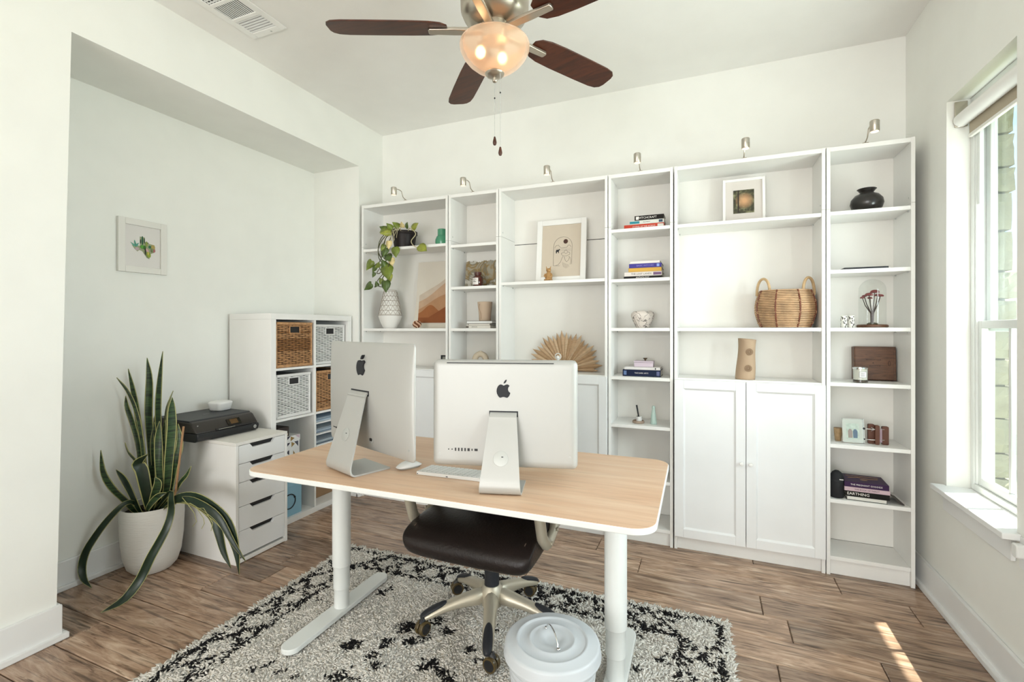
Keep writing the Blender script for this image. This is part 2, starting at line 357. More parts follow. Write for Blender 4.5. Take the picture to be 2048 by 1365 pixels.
# outside: ground, eave, limestone pier, neighbour roof, shrub
struct('ground', B(1.3, -12, -0.75, 40, 40, -0.55), mk('lawn', '#8a8f70', 0.9, var=0.2), 'pale lawn outside the window', 'ground')
struct('trim_1', B(XO, -2, 2.86, XO+0.622, 6, 2.93), 'trim_white', 'white soffit of the roof eave outside', 'eave')
pier = thing('stone_pier', 'rough pale limestone pier seen through the window glass', 'stone pier', (1.34, 3.36, -0.55), kind='structure')
mk('limestone', '#96917f', 0.9, var=0.16, vscale=14, bump=0.9, bscale=40); mk('mortar', '#77746a', 0.95, bump=0.5)
B(XO+0.004, 3.24, -0.55, 1.425, 3.52, 2.85).build('mortar_core', 'mortar', pier, world=True)
z = -0.55; r_ = random.Random(11)
while z < 2.75:
    h = r_.uniform(0.11, 0.21); w1 = 1.44+r_.uniform(-0.012, 0.022)
    mb = MB(); nx, nz = 7, 5; x0 = XO+0.008
    def st(u, v, x0=x0, w1=w1, z=z, h=h):
        ed = min(u, 1-u, v, 1-v); e = 0.012*(1-min(1, ed*6))
        return (x0+(w1-x0)*u+r_.uniform(-.004, .004), 3.20+e+r_.uniform(-.005, .005), z+0.006+(h-0.012)*v+r_.uniform(-.003, .003))
    vs = [st(i/(nx-1), j/(nz-1)) for j in range(nz) for i in range(nx)]
    fs = [(j*nx+i, j*nx+i+1, (j+1)*nx+i+1, (j+1)*nx+i) for j in range(nz-1) for i in range(nx-1)]
    per = [i for i in range(nx)]+[j*nx+nx-1 for j in range(1, nz)]+[(nz-1)*nx+i for i in range(nx-2, -1, -1)]+[j*nx for j in range(nz-2, 0, -1)]
    n0 = len(vs); vs += [(vs[i][0], 3.50, vs[i][2]) for i in per]
    for a in range(len(per)):
        b = (a+1) % len(per); fs.append((per[b], per[a], n0+a, n0+b))
    mb.add(vs, fs); mb.build('stone', 'limestone', pier, world=True, smooth=False)
    z += h
nb = thing('neighbour_house', 'distant house with a grey shingle roof seen past the stone pier', 'house', (6.0, 9.5, -0.55))
B(-2.5, -1, 0, 2.5, 3, 2.1).build('wall', mk('house_wall', '#c8b8a6', 0.9), nb)
rfm = MB().add([(-2.9, -1.4, 2.0), (2.9, -1.4, 2.0), (2.9, 3.4, 2.0), (-2.9, 3.4, 2.0), (-1.6, 1, 3.1), (1.6, 1, 3.1)], [(0, 1, 5, 4), (1, 2, 5), (2, 3, 4, 5), (3, 0, 4), (3, 2, 1, 0)])
rfm.build('roof', mk('shingle', '#8d8178', 0.9, var=0.25, vscale=30, stretch=(1, 1, 6)), nb, smooth=False)
# ---------------------------------------------------------------- bookcases
YF, YK = 3.08, 3.343
units = [(-2.601, -1.798, [2.003, 1.362, 1.052], True, 'leftmost wide white bookcase, hanging pothos on its upper shelf', 2),
         (-1.790, -1.382, [1.985, 1.672, 1.362, 1.052, 0.74, 0.41], False, 'narrow white bookcase beside the pothos shelf holding the amber jar', 0),
         (-1.378, -0.602, [1.690, 1.052], True, 'wide white bookcase with the cowgirl print and dried palm fan', 2),
         (-0.597, -0.197, [2.003, 1.680, 1.364, 1.050, 0.742, 0.402], False, 'narrow white bookcase with stacked books between the two wide cabinets', 0),
         (-0.190, 0.604, [2.003, 1.364, 1.056], True, 'wide white bookcase with the rattan basket and full cabinet doors', 2),
         (0.609, 1.002, [2.005, 1.683, 1.364, 1.062, 0.722, 0.418], False, 'narrow white bookcase nearest the window with the glass cloche', 0)]
TH = 0.018
for x0, x1, shelves, cab, label, nd in units:
    c = (x0+x1)/2
    u = thing('bookcase', label, 'bookcase', (c, (YF+YK)/2, 0), 0, 'row of white bookcases along the back wall')
    def p(n, mb, m='shelf_white', bev=0.0012, par=u): return mb.build(n, m, par, bevel=bev, world=True)
    for a in (x0, x1-TH):
        p('side_panel', B(a, YF, 0, a+TH, YK, 2.018)); p('extension_side', B(a, YF, 2.0195, a+TH, YK, 2.362))
    p('top_board', B(x0+TH, YF, 2.336, x1-TH, YK, 2.360))
    for z in shelves: p('shelf', B(x0+TH, YF+0.004, z-0.021, x1-TH, YK-0.010, z))
    p('bottom_board', B(x0+TH, YF+0.003, 0.082, x1-TH, YK-0.010, 0.103))
    p('plinth', B(x0+TH, YF+0.018, 0, x1-TH, YF+0.034, 0.082))
    p('back_panel', B(x0+TH, YK-0.006, 0.103, x1-TH, YK-0.001, 1.994), 'panel_white', 0)
    p('back_panel', B(x0+TH, YK-0.006, 1.999, x1-TH, YK-0.001, 2.336), 'panel_white', 0)
    p('panel_seam', B(x0+TH, YK-0.0025, 1.994, x1-TH, YK-0.001, 1.999), 'dark_gap', 0)
    sp = MB()
    for z in shelves:
        for a, s in ((x0+TH, 1), (x1-TH, -1)):
            for yy in (YF+0.03, YK-0.05): sp.box(a-0.0005, yy-0.003, z-0.029, a+s*0.006+0.0005, yy+0.003, z-0.0215) if s > 0 else sp.box(a-0.006, yy-0.003, z-0.029, a+0.0005, yy+0.003, z-0.0215)
    for a, s in ((x0+TH, 1), (x1-TH, -1)): sp.box(min(a, a+s*0.001), YF+0.028, 2.045, max(a, a+s*0.001), YF+0.034, 2.054)
    tag(p('shelf_pin', sp, 'alu_dark', 0), 'small metal shelf pins', kind='stuff')
    if cab:
        mid = c; zt, zb = 1.046, 0.084
        for k, (a, b) in enumerate(((x0+0.002, mid-0.0015), (mid+0.0015, x1-0.002))):
            fr = MB(); s = 0.052; ya, yb = YF-0.020, YF-0.002
            fr.box(a, ya, zb, a+s, yb, zt); fr.box(b-s, ya, zb, b, yb, zt); fr.box(a+s, ya, zb, b-s, yb, zb+s); fr.box(a+s, ya, zt-s, b-s, yb, zt)
            d = p('door', fr, 'door_white', 0.0015)
            bd = MB(); i = 0.010; A, Bx, Z0, Z1 = a+s, b-s, zb+s, zt-s
            o_ = [(A, ya+0.001, Z0), (Bx, ya+0.001, Z0), (Bx, ya+0.001, Z1), (A, ya+0.001, Z1)]; n_ = [(A+i, ya+0.009, Z0+i), (Bx-i, ya+0.009, Z0+i), (Bx-i, ya+0.009, Z1-i), (A+i, ya+0.009, Z1-i)]
            bd.add(o_+n_, [(q, (q+1) % 4, 4+(q+1) % 4, 4+q) for q in range(4)]); p('moulding', bd, 'door_white', 0, d)
            p('door_panel', B(A+0.001, ya+0.009, Z0+0.001, Bx-0.001, yb, Z1-0.001), 'door_white', 0, d)
            kx = b-0.022 if k == 0 else a+0.022
            kb = MB(T(kx, ya, 0.572) @ Matrix.Rotation(rad(90), 4, 'X')).lathe([(0.006, -0.001), (0.005, 0.006), (0.006, 0.012), (0.011, 0.017), (0.012, 0.021), (0.010, 0.025), (0.004, 0.0265)], 16)
            p('knob', kb, 'shelf_white', 0, d)
# clip lamps
lampm = mk('lamp_lens', '#fff0dc', 0.4, emit=0.9)
lp = None
LBL = ['above the hanging pothos', 'above the amber jar case', 'above the cowgirl print', 'above the stacked books', 'above the forest photo', 'above the black clay pot']
for i, (lx, tw) in enumerate(((-2.183, -0.10), (-1.594, -0.06), (-0.978, 0.0), (-0.397, 0.0), (0.198, 0.0), (0.79, 0.04))):
    if lp is None:
        lp = thing('clip_lamp', '', 'lamp', (lx, 3.1, 2.3605), 0, 'clip lamps along the bookcase tops')
        B(-0.014, -0.012, 0, 0.014, 0.09, 0.006).build('mounting_plate', 'nickel', lp, bevel=0.002)
        MB().tube([(0, 0.02, 0.006), (0, -0.01, 0.010), (0, -0.035, 0.022), (0, -0.045, 0.045), (0, -0.052, 0.062), (0, -0.075, 0.068), (0, -0.115, 0.066)], 0.0032, 8).build('arm', 'nickel', lp)
        hd = MB(T(0, -0.138, 0.04)).lathe([(0.020, -0.026), (0.0215, -0.024), (0.0215, 0.028), (0.019, 0.031), (0.004, 0.031)], 24).build('head', 'nickel', lp)
        rg = MB(T(0, -0.138, 0.04))
        for zz in (0.006, 0.014, 0.022): rg.lathe([(0.0216, zz-0.001), (0.0222, zz), (0.0216, zz+0.001)], 24, cap=False)
        rg.build('cooling_ring', 'alu_dark', hd)
        MB(T(0, -0.138, 0.04)).lathe([(0.0185, -0.0275), (0.0185, -0.0262)], 24).build('lens', lampm, hd)
        o = lp
    else:
        o = copy_tree(lp); o.location = (lx, 3.1, 2.3605)
    o.rotation_euler = (0, 0, tw); o['label'] = 'small brushed nickel clip lamp '+LBL[i]

# ---------------------------------------------------------------- shelf contents
def book(label, x0, x1, y0, dep, z0, h, cover, title=None, tcol='white_print', rz=0.0, ts=0.6, marks=None, page='paper', group=None, spine_pages=False, sub=None):
    t = thing('book', label, 'book', ((x0+x1)/2, y0+dep/2, z0), rz, group)
    w_, d_ = (x1-x0)/2, dep/2; ct = min(0.0022, h*0.16)
    cm = cover if cover in MATS else mk('cover_'+cover, cover, 0.5, spec=0.2)
    c = MB(); c.box(-w_, -d_, 0, w_, d_, ct); c.box(-w_, -d_, h-ct, w_, d_, h)
    if not spine_pages: c.box(-w_, -d_, ct, w_, -d_+0.003, h-ct)
    c.build('cover', cm, t, bevel=0.0006)
    B(-w_+0.003, -d_+(0.003 if not spine_pages else 0.002), ct, w_-0.003, d_-0.003, h-ct).build('pages', page, t)
    if title:
        text_mb(title, h*ts, T(0 if sub is None else sub, -d_, h/2) @ FACE_Y, 0.0006).build('title_lettering', tcol, t, smooth=False)
    for (a, b, col) in (marks or []):
        B(a, -d_-0.0008, h*0.18, b, -d_+0.0005, h*0.82).build('spine_mark', col if col in MATS else mk('mark_'+col, col, 0.5), t)
    return t
S1 = 'book stack on the upper shelf'
book('red paperback at the bottom of the uppermost book stack', -0.504, -0.254, 3.13, 0.16, 2.0035, 0.030, '#c2432f', 'STORIES OF THE WORLD', 'white_print', 0, 0.42, [(0.085, 0.122, 'paper')])
book('white paperback with teal spine end between the red and black books', -0.468, -0.254, 3.13, 0.16, 2.034, 0.024, '#d9dad2', 'ALCHEMY', 'charcoal', 0, 0.42, [(-0.106, -0.045, '#12808f'), (0.075, 0.098, '#20405a')])
book('black paperback topping the uppermost book stack', -0.437, -0.256, 3.132, 0.14, 2.0585, 0.030, '#17120f', 'WITCHCRAFT', 'white_print', 0, 0.62, [(-0.082, -0.064, 'white_print')], sub=-0.012)
book('black book lying at the bottom of the five-book stack', -0.506, -0.268, 3.13, 0.17, 1.6805, 0.018, '#191716', 'ANTHOLOGY', 'white_print', 0, 0.75)
book('white book with a plum spine end, second from the bottom of five', -0.502, -0.268, 3.13, 0.17, 1.699, 0.027, '#e2d9d2', 'THE LOST LANDS', 'charcoal', 0, 0.6, [(0.065, 0.114, '#6b4a72')], sub=-0.01)
book('mustard yellow book in the middle of the five-book stack', -0.476, -0.270, 3.13, 0.16, 1.7265, 0.025, '#d3a64e')
book('indigo blue book under the top white book', -0.472, -0.270, 3.13, 0.16, 1.752, 0.027, '#46408f', 'BASIC WITCHES', mk('lilac_print', '#8f86c8', 0.6), 0, 0.55, [(0.072, 0.088, '#8aa0e0')])
book('slim white book on top of the five-book stack', -0.464, -0.280, 3.132, 0.15, 1.7795, 0.016, '#ece4df')
book('thick navy book under the lilac lidded box', -0.513, -0.275, 3.13, 0.17, 1.0505, 0.042, '#16213f', 'THE DARK ARTS', 'white_print', 0, 0.28, [(-0.112, -0.094, '#5b74a0'), (0.094, 0.112, '#5f6490')])
book('thin white book lying on the thick navy book', -0.502, -0.278, 3.132, 0.16, 1.093, 0.017, '#e6e2df', None, 'charcoal', 0, 0.5, [(0.08, 0.086, 'charcoal')])
book('grey magazine lying flat on the shelf just above the desk corner', -0.470, -0.258, 3.12, 0.18, 0.4025, 0.052, '#a59a90', None)
book('black book with cream page edge at the bottom of the purple-topped stack', 0.712, 0.892, 3.10, 0.15, 0.4185, 0.022, '#1d1a1a', None, spine_pages=True, page='paper', rz=-0.06)
book('black book with large white spine lettering in the purple-topped stack', 0.706, 0.902, 3.098, 0.16, 0.441, 0.026, '#15130f', 'EARTHING', 'white_print', -0.06, 0.8, sub=-0.04)
book('pale pink book directly under the purple hardback', 0.702, 0.905, 3.10, 0.16, 0.4675, 0.022, '#cdb3ba', 'THE BOOK OF TAROT', 'charcoal', -0.06, 0.5)
pb = book('purple hardback lying on top of the pale pink book', 0.702, 0.900, 3.10, 0.165, 0.490, 0.028, '#3b2446', 'THE PREGNANT GODDESS', 'white_print', -0.06, 0.42)
gm = mk('gold_print', '#8a6b4a', 0.5)
orn = MB(); orn.tube([(-0.07, 0.0, 0.0284), (-0.02, 0.02, 0.0284), (0.03, 0.0, 0.0284), (0.07, 0.015, 0.0284)], 0.0025, 5, flat=0.3); orn.tube([(-0.075, 0.045, 0.0284), (0.075, 0.045, 0.0284)], 0.002, 5, flat=0.3); orn.ball((0, -0.02, 0.0284), 0.018, 1, 0.7, 0.05)
orn.build('cover_ornament', gm, pb)
fo = thing('folder', 'grey folder slumping off the right side of the purple-topped stack', 'folder', (0.915, 3.18, 0.4205))
MB().grid(lambda u, v: (-0.022+0.072*u, -0.075+0.15*v, 0.062*(1-u)**1.4+0.003), 8, 4).build('cover', mk('folder_grey', '#4a4440', 0.5), fo).modifiers.new('t', 'SOLIDIFY').thickness = 0.004

MG = 'magazines under the cream vase'
book('white magazine at the bottom of the short magazine pile', -1.672, -1.470, 3.135, 0.17, 1.3625, 0.019, '#ded9d0', 'UPSTATE', 'charcoal', 0, 0.62, [(-0.101, -0.078, '#4a4038')], group=None, sub=-0.03)
book('thin pale magazine in the middle of the short magazine pile', -1.664, -1.476, 3.137, 0.17, 1.382, 0.015, '#d3cdc4', None, 'charcoal', 0, 0.5, [(-0.086, -0.082, 'charcoal')])
book('dark-covered book topping the short magazine pile', -1.668, -1.455, 3.136, 0.17, 1.3975, 0.020, '#3f3832', None, spine_pages=True, page='white')

def lathe_thing(name, label, cat, loc, prof, mat, n=36, wob=0.0, seed=1, solid=0.003):
    t = thing(name, label, cat, loc)
    return t
# green vase
v = MB().lathe([(0.030, 0), (0.048, 0.008), (0.054, 0.030), (0.053, 0.055), (0.044, 0.078), (0.036, 0.086), (0.036, 0.135), (0.032, 0.137), (0.031, 0.10), (0.02, 0.06)], 36)
o = v.build('vase', mk('sage_glaze', '#4f9b78', 0.2, coat=0.4, var=0.06)); o.location = (-1.925, 3.215, 2.0035); tag(o, 'green glazed ceramic vase with squat round body', 'vase')
# twine-net vase
tv = thing('vase', 'tall white vase wrapped in a grey twine net', 'vase', (-2.412, 3.205, 1.3625))
prof = [(0.052, 0), (0.056, 0.004), (0.078, 0.05), (0.092, 0.090), (0.094, 0.102), (0.088, 0.13), (0.072, 0.21), (0.053, 0.30), (0.050, 0.312), (0.046, 0.314), (0.046, 0.29), (0.06, 0.2)]
MB().lathe(prof, 40).build('body', mk('matt_white', (0.80, 0.78, 0.74), 0.6, bump=0.05), tv)
def rad_at(z):
    for (r0, z0), (r1, z1) in zip(prof, prof[1:]):
        if z0 <= z <= z1: return r0+(r1-r0)*(z-z0)/(z1-z0)
    return 0.05
net = MB()
lv = [0.105, 0.112, 0.145, 0.185, 0.225, 0.262, 0.300, 0.310]
for z in lv: net.tube([((rad_at(z)+0.0015)*math.cos(2*PI*i/36), (rad_at(z)+0.0015)*math.sin(2*PI*i/36), z) for i in range(36)], 0.0018, 5, True)
for a, b in zip(lv[1:-2], lv[2:-1]):
    for i in range(14):
        for s in (1, -1):
            t0 = 2*PI*i/14; t1 = t0+s*PI/14
            net.tube([((rad_at(a+(b-a)*k/2)+0.0016)*math.cos(t0+(t1-t0)*k/2), (rad_at(a+(b-a)*k/2)+0.0016)*math.sin(t0+(t1-t0)*k/2), a+(b-a)*k/2) for k in range(3)], 0.0014, 4)
tag(net.build('twine_net', mk('twine', '#a89c8e', 0.9, var=0.2), tv), 'grey knotted twine net', kind='stuff')
# mountain art print (deckled paper leaning)
ar = thing('art_print', 'unframed watercolour print of ochre mountains leaning on the shelf', 'art print', (-2.03, 3.27, 1.3625))
lean = 0.09
def LN(x, z, off=0.0): return (x, lean*z-off, z)
def leanmat(off): return None
pts = [(-0.205, 0), (-0.196, 0.12), (-0.188, 0.2), (-0.186, 0.33), (-0.182, 0.545), (0.2, 0.545), (0.2, 0)]
def flat(poly, off, th=0.0008):
    m_ = MB(); n = len(poly); m_.add([LN(x, z, off) for x, z in poly]+[LN(x, z, off-th) for x, z in poly], [tuple(range(n)), tuple(range(2*n-1, n-1, -1))]+[((i+1) % n, i, n+i, n+(i+1) % n) for i in range(n)]); return m_
flat(pts, 0.0, 0.0015).build('paper_sheet', mk('art_paper', '#dcd5c8', 0.85, bump=0.2), ar, smooth=False)
def wave(x, k): return {0: 0.30+0.55*(x+0.15)+0.9*(x+0.15)**2, 1: 0.24+0.72*(x+0.15), 2: 0.20+0.62*(x+0.15)+0.012*math.sin(30*x)}[k]
def band(top, col, off, nm):
    xs = [-0.158+0.338*i/24 for i in range(25)]
    poly = [(-0.158, 0.045)]+[(0.18, 0.045)]+[(x, max(0.05, min(0.53, top(x)))) for x in reversed(xs)]
    flat(poly, off, 0.0004).build(nm, mk(nm+'_'+col, col, 0.85, var=0.07, vscale=12), ar, smooth=False)
band(lambda x: 0.27+0.50*(x+0.158)+1.6*max(0, x)**2, '#cfc0ae', 0.0008, 'wash')
band(lambda x: 0.215+0.58*(x+0.158)+0.5*max(0, x)**2+0.008*math.sin(22*x), '#c3a387', 0.0016, 'ridge')
band(lambda x: 0.165+0.42*(x+0.158)+0.010*math.sin(18*x+1), '#b58a66', 0.0024, 'ridge')
band(lambda x: 0.115+0.075*math.exp(-((x+0.045)/0.075)**2)+max(0, x-0.03)*0.25, '#a0653c', 0.0032, 'ridge')
band(lambda x: 0.088+max(0, x+0.06)*0.55*(1 if x < 0.12 else 1), '#8d512c', 0.0040, 'ridge')
# pine-cone like ornament
pc = thing('ornament', 'small copper and cream cluster ornament before the mountain print', 'ornament', (-2.105, 3.135, 1.3645))
r2 = random.Random(3); b1, b2 = MB(), MB()
for i in range(60):
    zz = 1-2*(i+.5)/60; a = i*2.4; rr = math.sqrt(1-zz*zz)
    (b1 if i % 2 else b2).ball((0.029*rr*math.cos(a), 0.029*rr*math.sin(a), 0.030+0.024*zz), 0.0075, 1, 1, 1, 6, 4)
b1.build('bead_cluster', mk('copper_bead', '#7a4a30', 0.35, 0.3), pc); b2.build('bead_cluster', mk('cream_bead', '#d9b59a', 0.5), pc)
MB().ball((0, 0, 0.026), 0.022).build('core', 'walnut', pc)
# small dark frame on the cabinet top
df = thing('photo_frame', 'small dark photo frame partly hidden behind the monitor corner', 'photo frame', (-1.875, 3.2, 1.0525))
fr = MB(); fr.box(-0.05, -0.006, 0, -0.04, 0.006, 0.10); fr.box(0.04, -0.006, 0, 0.05, 0.006, 0.10); fr.box(-0.04, -0.006, 0, 0.04, 0.006, 0.01); fr.box(-0.04, -0.006, 0.09, 0.04, 0.006, 0.10)
fr.build('frame', 'charcoal', df); B(-0.04, 0, 0.01, 0.04, 0.004, 0.09).build('picture', mk('grey_print', '#8d9088', 0.5), df)
# agate canvas
ag = thing('art_canvas', 'grey and ochre marbled resin canvas behind the amber jar', 'canvas', (-1.61, 3.255, 1.6755))
m = bpy.data.materials.new('agate'); m.use_nodes = True; N = m.node_tree.nodes; L = m.node_tree.links
tc = N.new('ShaderNodeTexCoord'); n1 = N.new('ShaderNodeTexNoise'); n1.inputs['Scale'].default_value = 7; n1.inputs['Detail'].default_value = 8; n1.inputs['Distortion'].default_value = 2.2; L.new(tc.outputs['Object'], n1.inputs['Vector'])
rp = N.new('ShaderNodeValToRGB'); e = rp.color_ramp.elements; e[0].position = 0.3; e[0].color = srgb('#8d8a7e'); e[1].position = 0.72; e[1].color = srgb('#dcdad2')
for pos, col in ((0.40, '#a09a88'), (0.47, '#8f7444'), (0.53, '#75705f'), (0.60, '#b3ada0')): k = e.new(pos); k.color = srgb(col)
L.new(n1.outputs[0], rp.inputs[0]); L.new(rp.outputs[0], N['Principled BSDF'].inputs['Base Color']); N['Principled BSDF'].inputs['Roughness'].default_value = 0.15; MATS['agate'] = m
ag.rotation_euler = (-0.12, 0, 0)
B(-0.135, 0.0, 0, 0.135, 0.02, 0.212).build('canvas', 'shelf_white', ag)
top = [(0.135-0.27*i/40, 0.209+0.003*math.sin(i*0.9)+0.002*math.sin(i*2.3)-(0.010 if 21 <= i <= 25 else 0)) for i in range(41)]
MB().prism([(-0.135, 0.0), (0.135, 0.0)]+top, -0.003, 0.0, 'y').build('resin_face', 'agate', ag, smooth=False)
# amber jar
aj = thing('candle_jar', 'amber glass jar with a cream label', 'jar', (-1.585, 3.16, 1.6725))
MB().lathe([(0.036, 0), (0.039, 0.004), (0.039, 0.068), (0.034, 0.076), (0.024, 0.082), (0.024, 0.088), (0.028, 0.089), (0.028, 0.108), (0.022, 0.110)], 28).build('jar', mk('amber', '#4a1a0c', 0.12, coat=0.6), aj)
MB().grid(lambda u, v: (0.0396*math.cos(rad(-140+80*u)), 0.0396*math.sin(rad(-140+80*u)), 0.014+0.05*v), 10, 2).build('label_paper', 'white_print', aj)
lb = MB()
for zz, a, b in ((0.052, 15, 60), (0.040, 18, 50), (0.034, 20, 58)): lb.grid(lambda u, v, zz=zz, a=a, b=b: (0.0400*math.cos(rad(-140+a+(b-a)*u)), 0.0400*math.sin(rad(-140+a+(b-a)*u)), zz+0.003*v), 6, 2)
lb.build('label_print', 'charcoal', aj)
# cream vase with carved line
cv = thing('vase', 'cream stoneware tumbler vase standing on the magazine pile', 'vase', (-1.548, 3.205, 1.418))
MB().lathe([(0.043, 0), (0.045, 0.004), (0.046, 0.05), (0.052, 0.10), (0.056, 0.135), (0.056, 0.142), (0.051, 0.143), (0.048, 0.12), (0.04, 0.03)], 36).build('body', mk('stoneware_cream', '#c9b199', 0.65, var=0.05), cv)
def cvp(a, z): r = 0.046+0.010*max(0, (z-0.05)/0.085); return (r*math.cos(rad(a)), r*math.sin(rad(a)), z)
MB().tube([cvp(-108, 0.125), cvp(-120, 0.105), cvp(-116, 0.085), cvp(-104, 0.055), cvp(-101, 0.03), cvp(-102, 0.015)], 0.0025, 6).build('carved_line', mk('clay_line', '#a98d74', 0.7), cv)
# ring vase (donut)
dv = thing('vase', 'cream ring-shaped ceramic vase behind the right monitor', 'vase', (-1.568, 3.17, 1.0575))
MB().tube([(0.046*math.cos(2*PI*i/30), 0, 0.066+0.046*math.sin(2*PI*i/30)) for i in range(30)], 0.022, 14, True, 1.1).build('ring', mk('ring_cream', '#d3c4ae', 0.6), dv)
MB(T(0, 0, 0.126)).lathe([(0.014, 0), (0.012, 0.008), (0.010, 0.010)], 18).build('neck', 'ring_cream', dv)
B(-0.03, -0.02, 0, 0.03, 0.02, 0.005).build('foot', 'ring_cream', dv, bevel=0.002)
# cowgirl print
def frame_thing(name, label, x, y, z, w_, h, fw, d, leanv, face, frmat='shelf_white'):
    t = thing(name, label, 'picture frame', (x, y, z+d*math.sin(leanv)+0.0004)); t.rotation_euler = (-leanv, 0, 0)
    f = MB(); f.box(-w_/2, 0, 0, -w_/2+fw, d, h); f.box(w_/2-fw, 0, 0, w_/2, d, h); f.box(-w_/2+fw, 0, 0, w_/2-fw, d, fw); f.box(-w_/2+fw, 0, h-fw, w_/2-fw, d, h)
    f.build('frame', frmat, t, bevel=0.0015)
    pr = B(-w_/2+fw, d*0.45, fw, w_/2-fw, d*0.7, h-fw).build('print', face, t)
    return t, pr, d*0.45
cg, pr, yy = frame_thing('framed_print', 'white framed line drawing of a figure in a wide hat under an arch', -0.968, 3.225, 1.6905, 0.365, 0.455, 0.038, 0.02, 0.10, mk('print_sand', '#cfc2b0', 0.8))
ink = MB()
def line(pts, r=0.0016): ink.tube([(x, yy-0.0004, z) for x, z in pts], r, 4, flat=0.4, up=(0, -1, 0))
ox, oz = 0.012, 0.205
arch = [(ox-0.068, oz-0.085), (ox-0.068, oz+0.055)]+[(ox-0.068*math.cos(PI*i/16), oz+0.055+0.068*math.sin(PI*i/16)) for i in range(1, 17)]+[(ox+0.068, oz-0.08)]
line(arch); line([(ox-0.068, oz-0.085), (ox-0.02, oz-0.088)])
line([(ox-0.06, oz+0.045), (ox-0.05, oz+0.062), (ox-0.032, oz+0.064), (ox-0.022, oz+0.05), (ox-0.01, oz+0.042), (ox+0.03, oz+0.045), (ox+0.04, oz+0.06), (ox+0.05, oz+0.06), (ox+0.06, oz+0.046)])
for k in range(3): line([(ox-0.06+0.01*k, oz+0.036-0.007*k), (ox+0.064, oz+0.034-0.008*k)], 0.0006)
line([(ox-0.012, oz-0.004), (ox-0.008, oz+0.004), (ox+0.010, oz+0.008), (ox+0.014, oz+0.022), (ox+0.026, oz+0.026), (ox+0.036, oz+0.012), (ox+0.052, oz+0.004), (ox+0.054, oz-0.006), (ox+0.030, oz-0.018), (ox+0.004, oz-0.016), (ox-0.012, oz-0.004)])
line([(ox+0.012, oz+0.006), (ox+0.024, oz-0.002), (ox+0.038, oz+0.008)])
line([(ox+0.004, oz-0.018), (ox-0.006, oz-0.035), (ox-0.014, oz-0.06), (ox-0.03, oz-0.078), (ox-0.05, oz-0.085)]); line([(ox+0.044, oz-0.02), (ox+0.058, oz-0.035), (ox+0.062, oz-0.06), (ox+0.056, oz-0.082)])
line([(ox+0.012, oz-0.022), (ox+0.02, oz-0.05), (ox+0.03, oz-0.062), (ox+0.046, oz-0.048), (ox+0.05, oz-0.03)])
for k in range(7): line([(ox-0.002+0.007*k, oz-0.062-0.003*k), (ox+0.008+0.007*k, oz-0.098-0.004*(3-abs(3-k)))], 0.0008)
ink.build('ink_drawing', 'charcoal', pr)
hs = MB(); hs.prism([(ox-0.05, oz+0.004), (ox-0.044, oz+0.004), (ox-0.043, oz+0.016), (ox-0.034, oz+0.014), (ox-0.032, oz+0.004), (ox-0.028, oz+0.006), (ox-0.029, oz+0.022), (ox-0.02, oz+0.030), (ox-0.024, oz+0.036), (ox-0.032, oz+0.030), (ox-0.048, oz+0.030), (ox-0.052, oz+0.02)], yy-0.0008, yy+0.001, 'y'); hs.build('ink_horse', 'charcoal', pr, smooth=False)
MB(T(ox+0.020, yy-0.0006, oz+0.088) @ FACE_Y).prism([(0.0165*math.cos(2*PI*i/24), 0.0165*math.sin(2*PI*i/24)) for i in range(24)], -0.0004, 0.0004).build('ink_sun', mk('brown_ink', '#4a2f26', 0.8), pr, smooth=False)
# golden animal figurine
ct = thing('figurine', 'small golden cat figurine sitting before the framed line drawing', 'figurine', (-1.022, 3.135, 1.6915))
gold = mk('gold', '#b98f5c', 0.4, 0.35)
MB().lathe([(0.027, 0), (0.029, 0.003), (0.027, 0.008), (0.024, 0.014), (0.026, 0.03), (0.021, 0.048), (0.013, 0.060), (0.012, 0.064)], 18).build('body', gold, ct)
hd = MB(); hd.ball((0, -0.003, 0.074), 0.0175, 1.0, 0.9, 0.85); hd.lathe([(0.006, 0), (0.003, 0.012)], 8, (0, -0.02, 0.069)); hd.build('head', gold, ct)
for s in (-1, 1):
    MB().add([(s*0.006, -0.006, 0.085), (s*0.017, -0.006, 0.082), (s*0.012, 0.004, 0.082), (s*0.0185, -0.002, 0.106)], [(0, 1, 3), (1, 2, 3), (2, 0, 3), (0, 2, 1)]).build('ear', gold, ct, smooth=False)
    MB().tube([(s*0.020, -0.008, 0.050), (s*0.026, -0.012, 0.036), (s*0.016, -0.022, 0.026), (s*0.004, -0.026, 0.028)], [0.006, 0.007, 0.006, 0.005], 8).build('arm', gold, ct)
    MB().ball((s*0.017, -0.02, 0.006), 0.011, 1, 1.4, 0.6).build('foot', gold, ct)
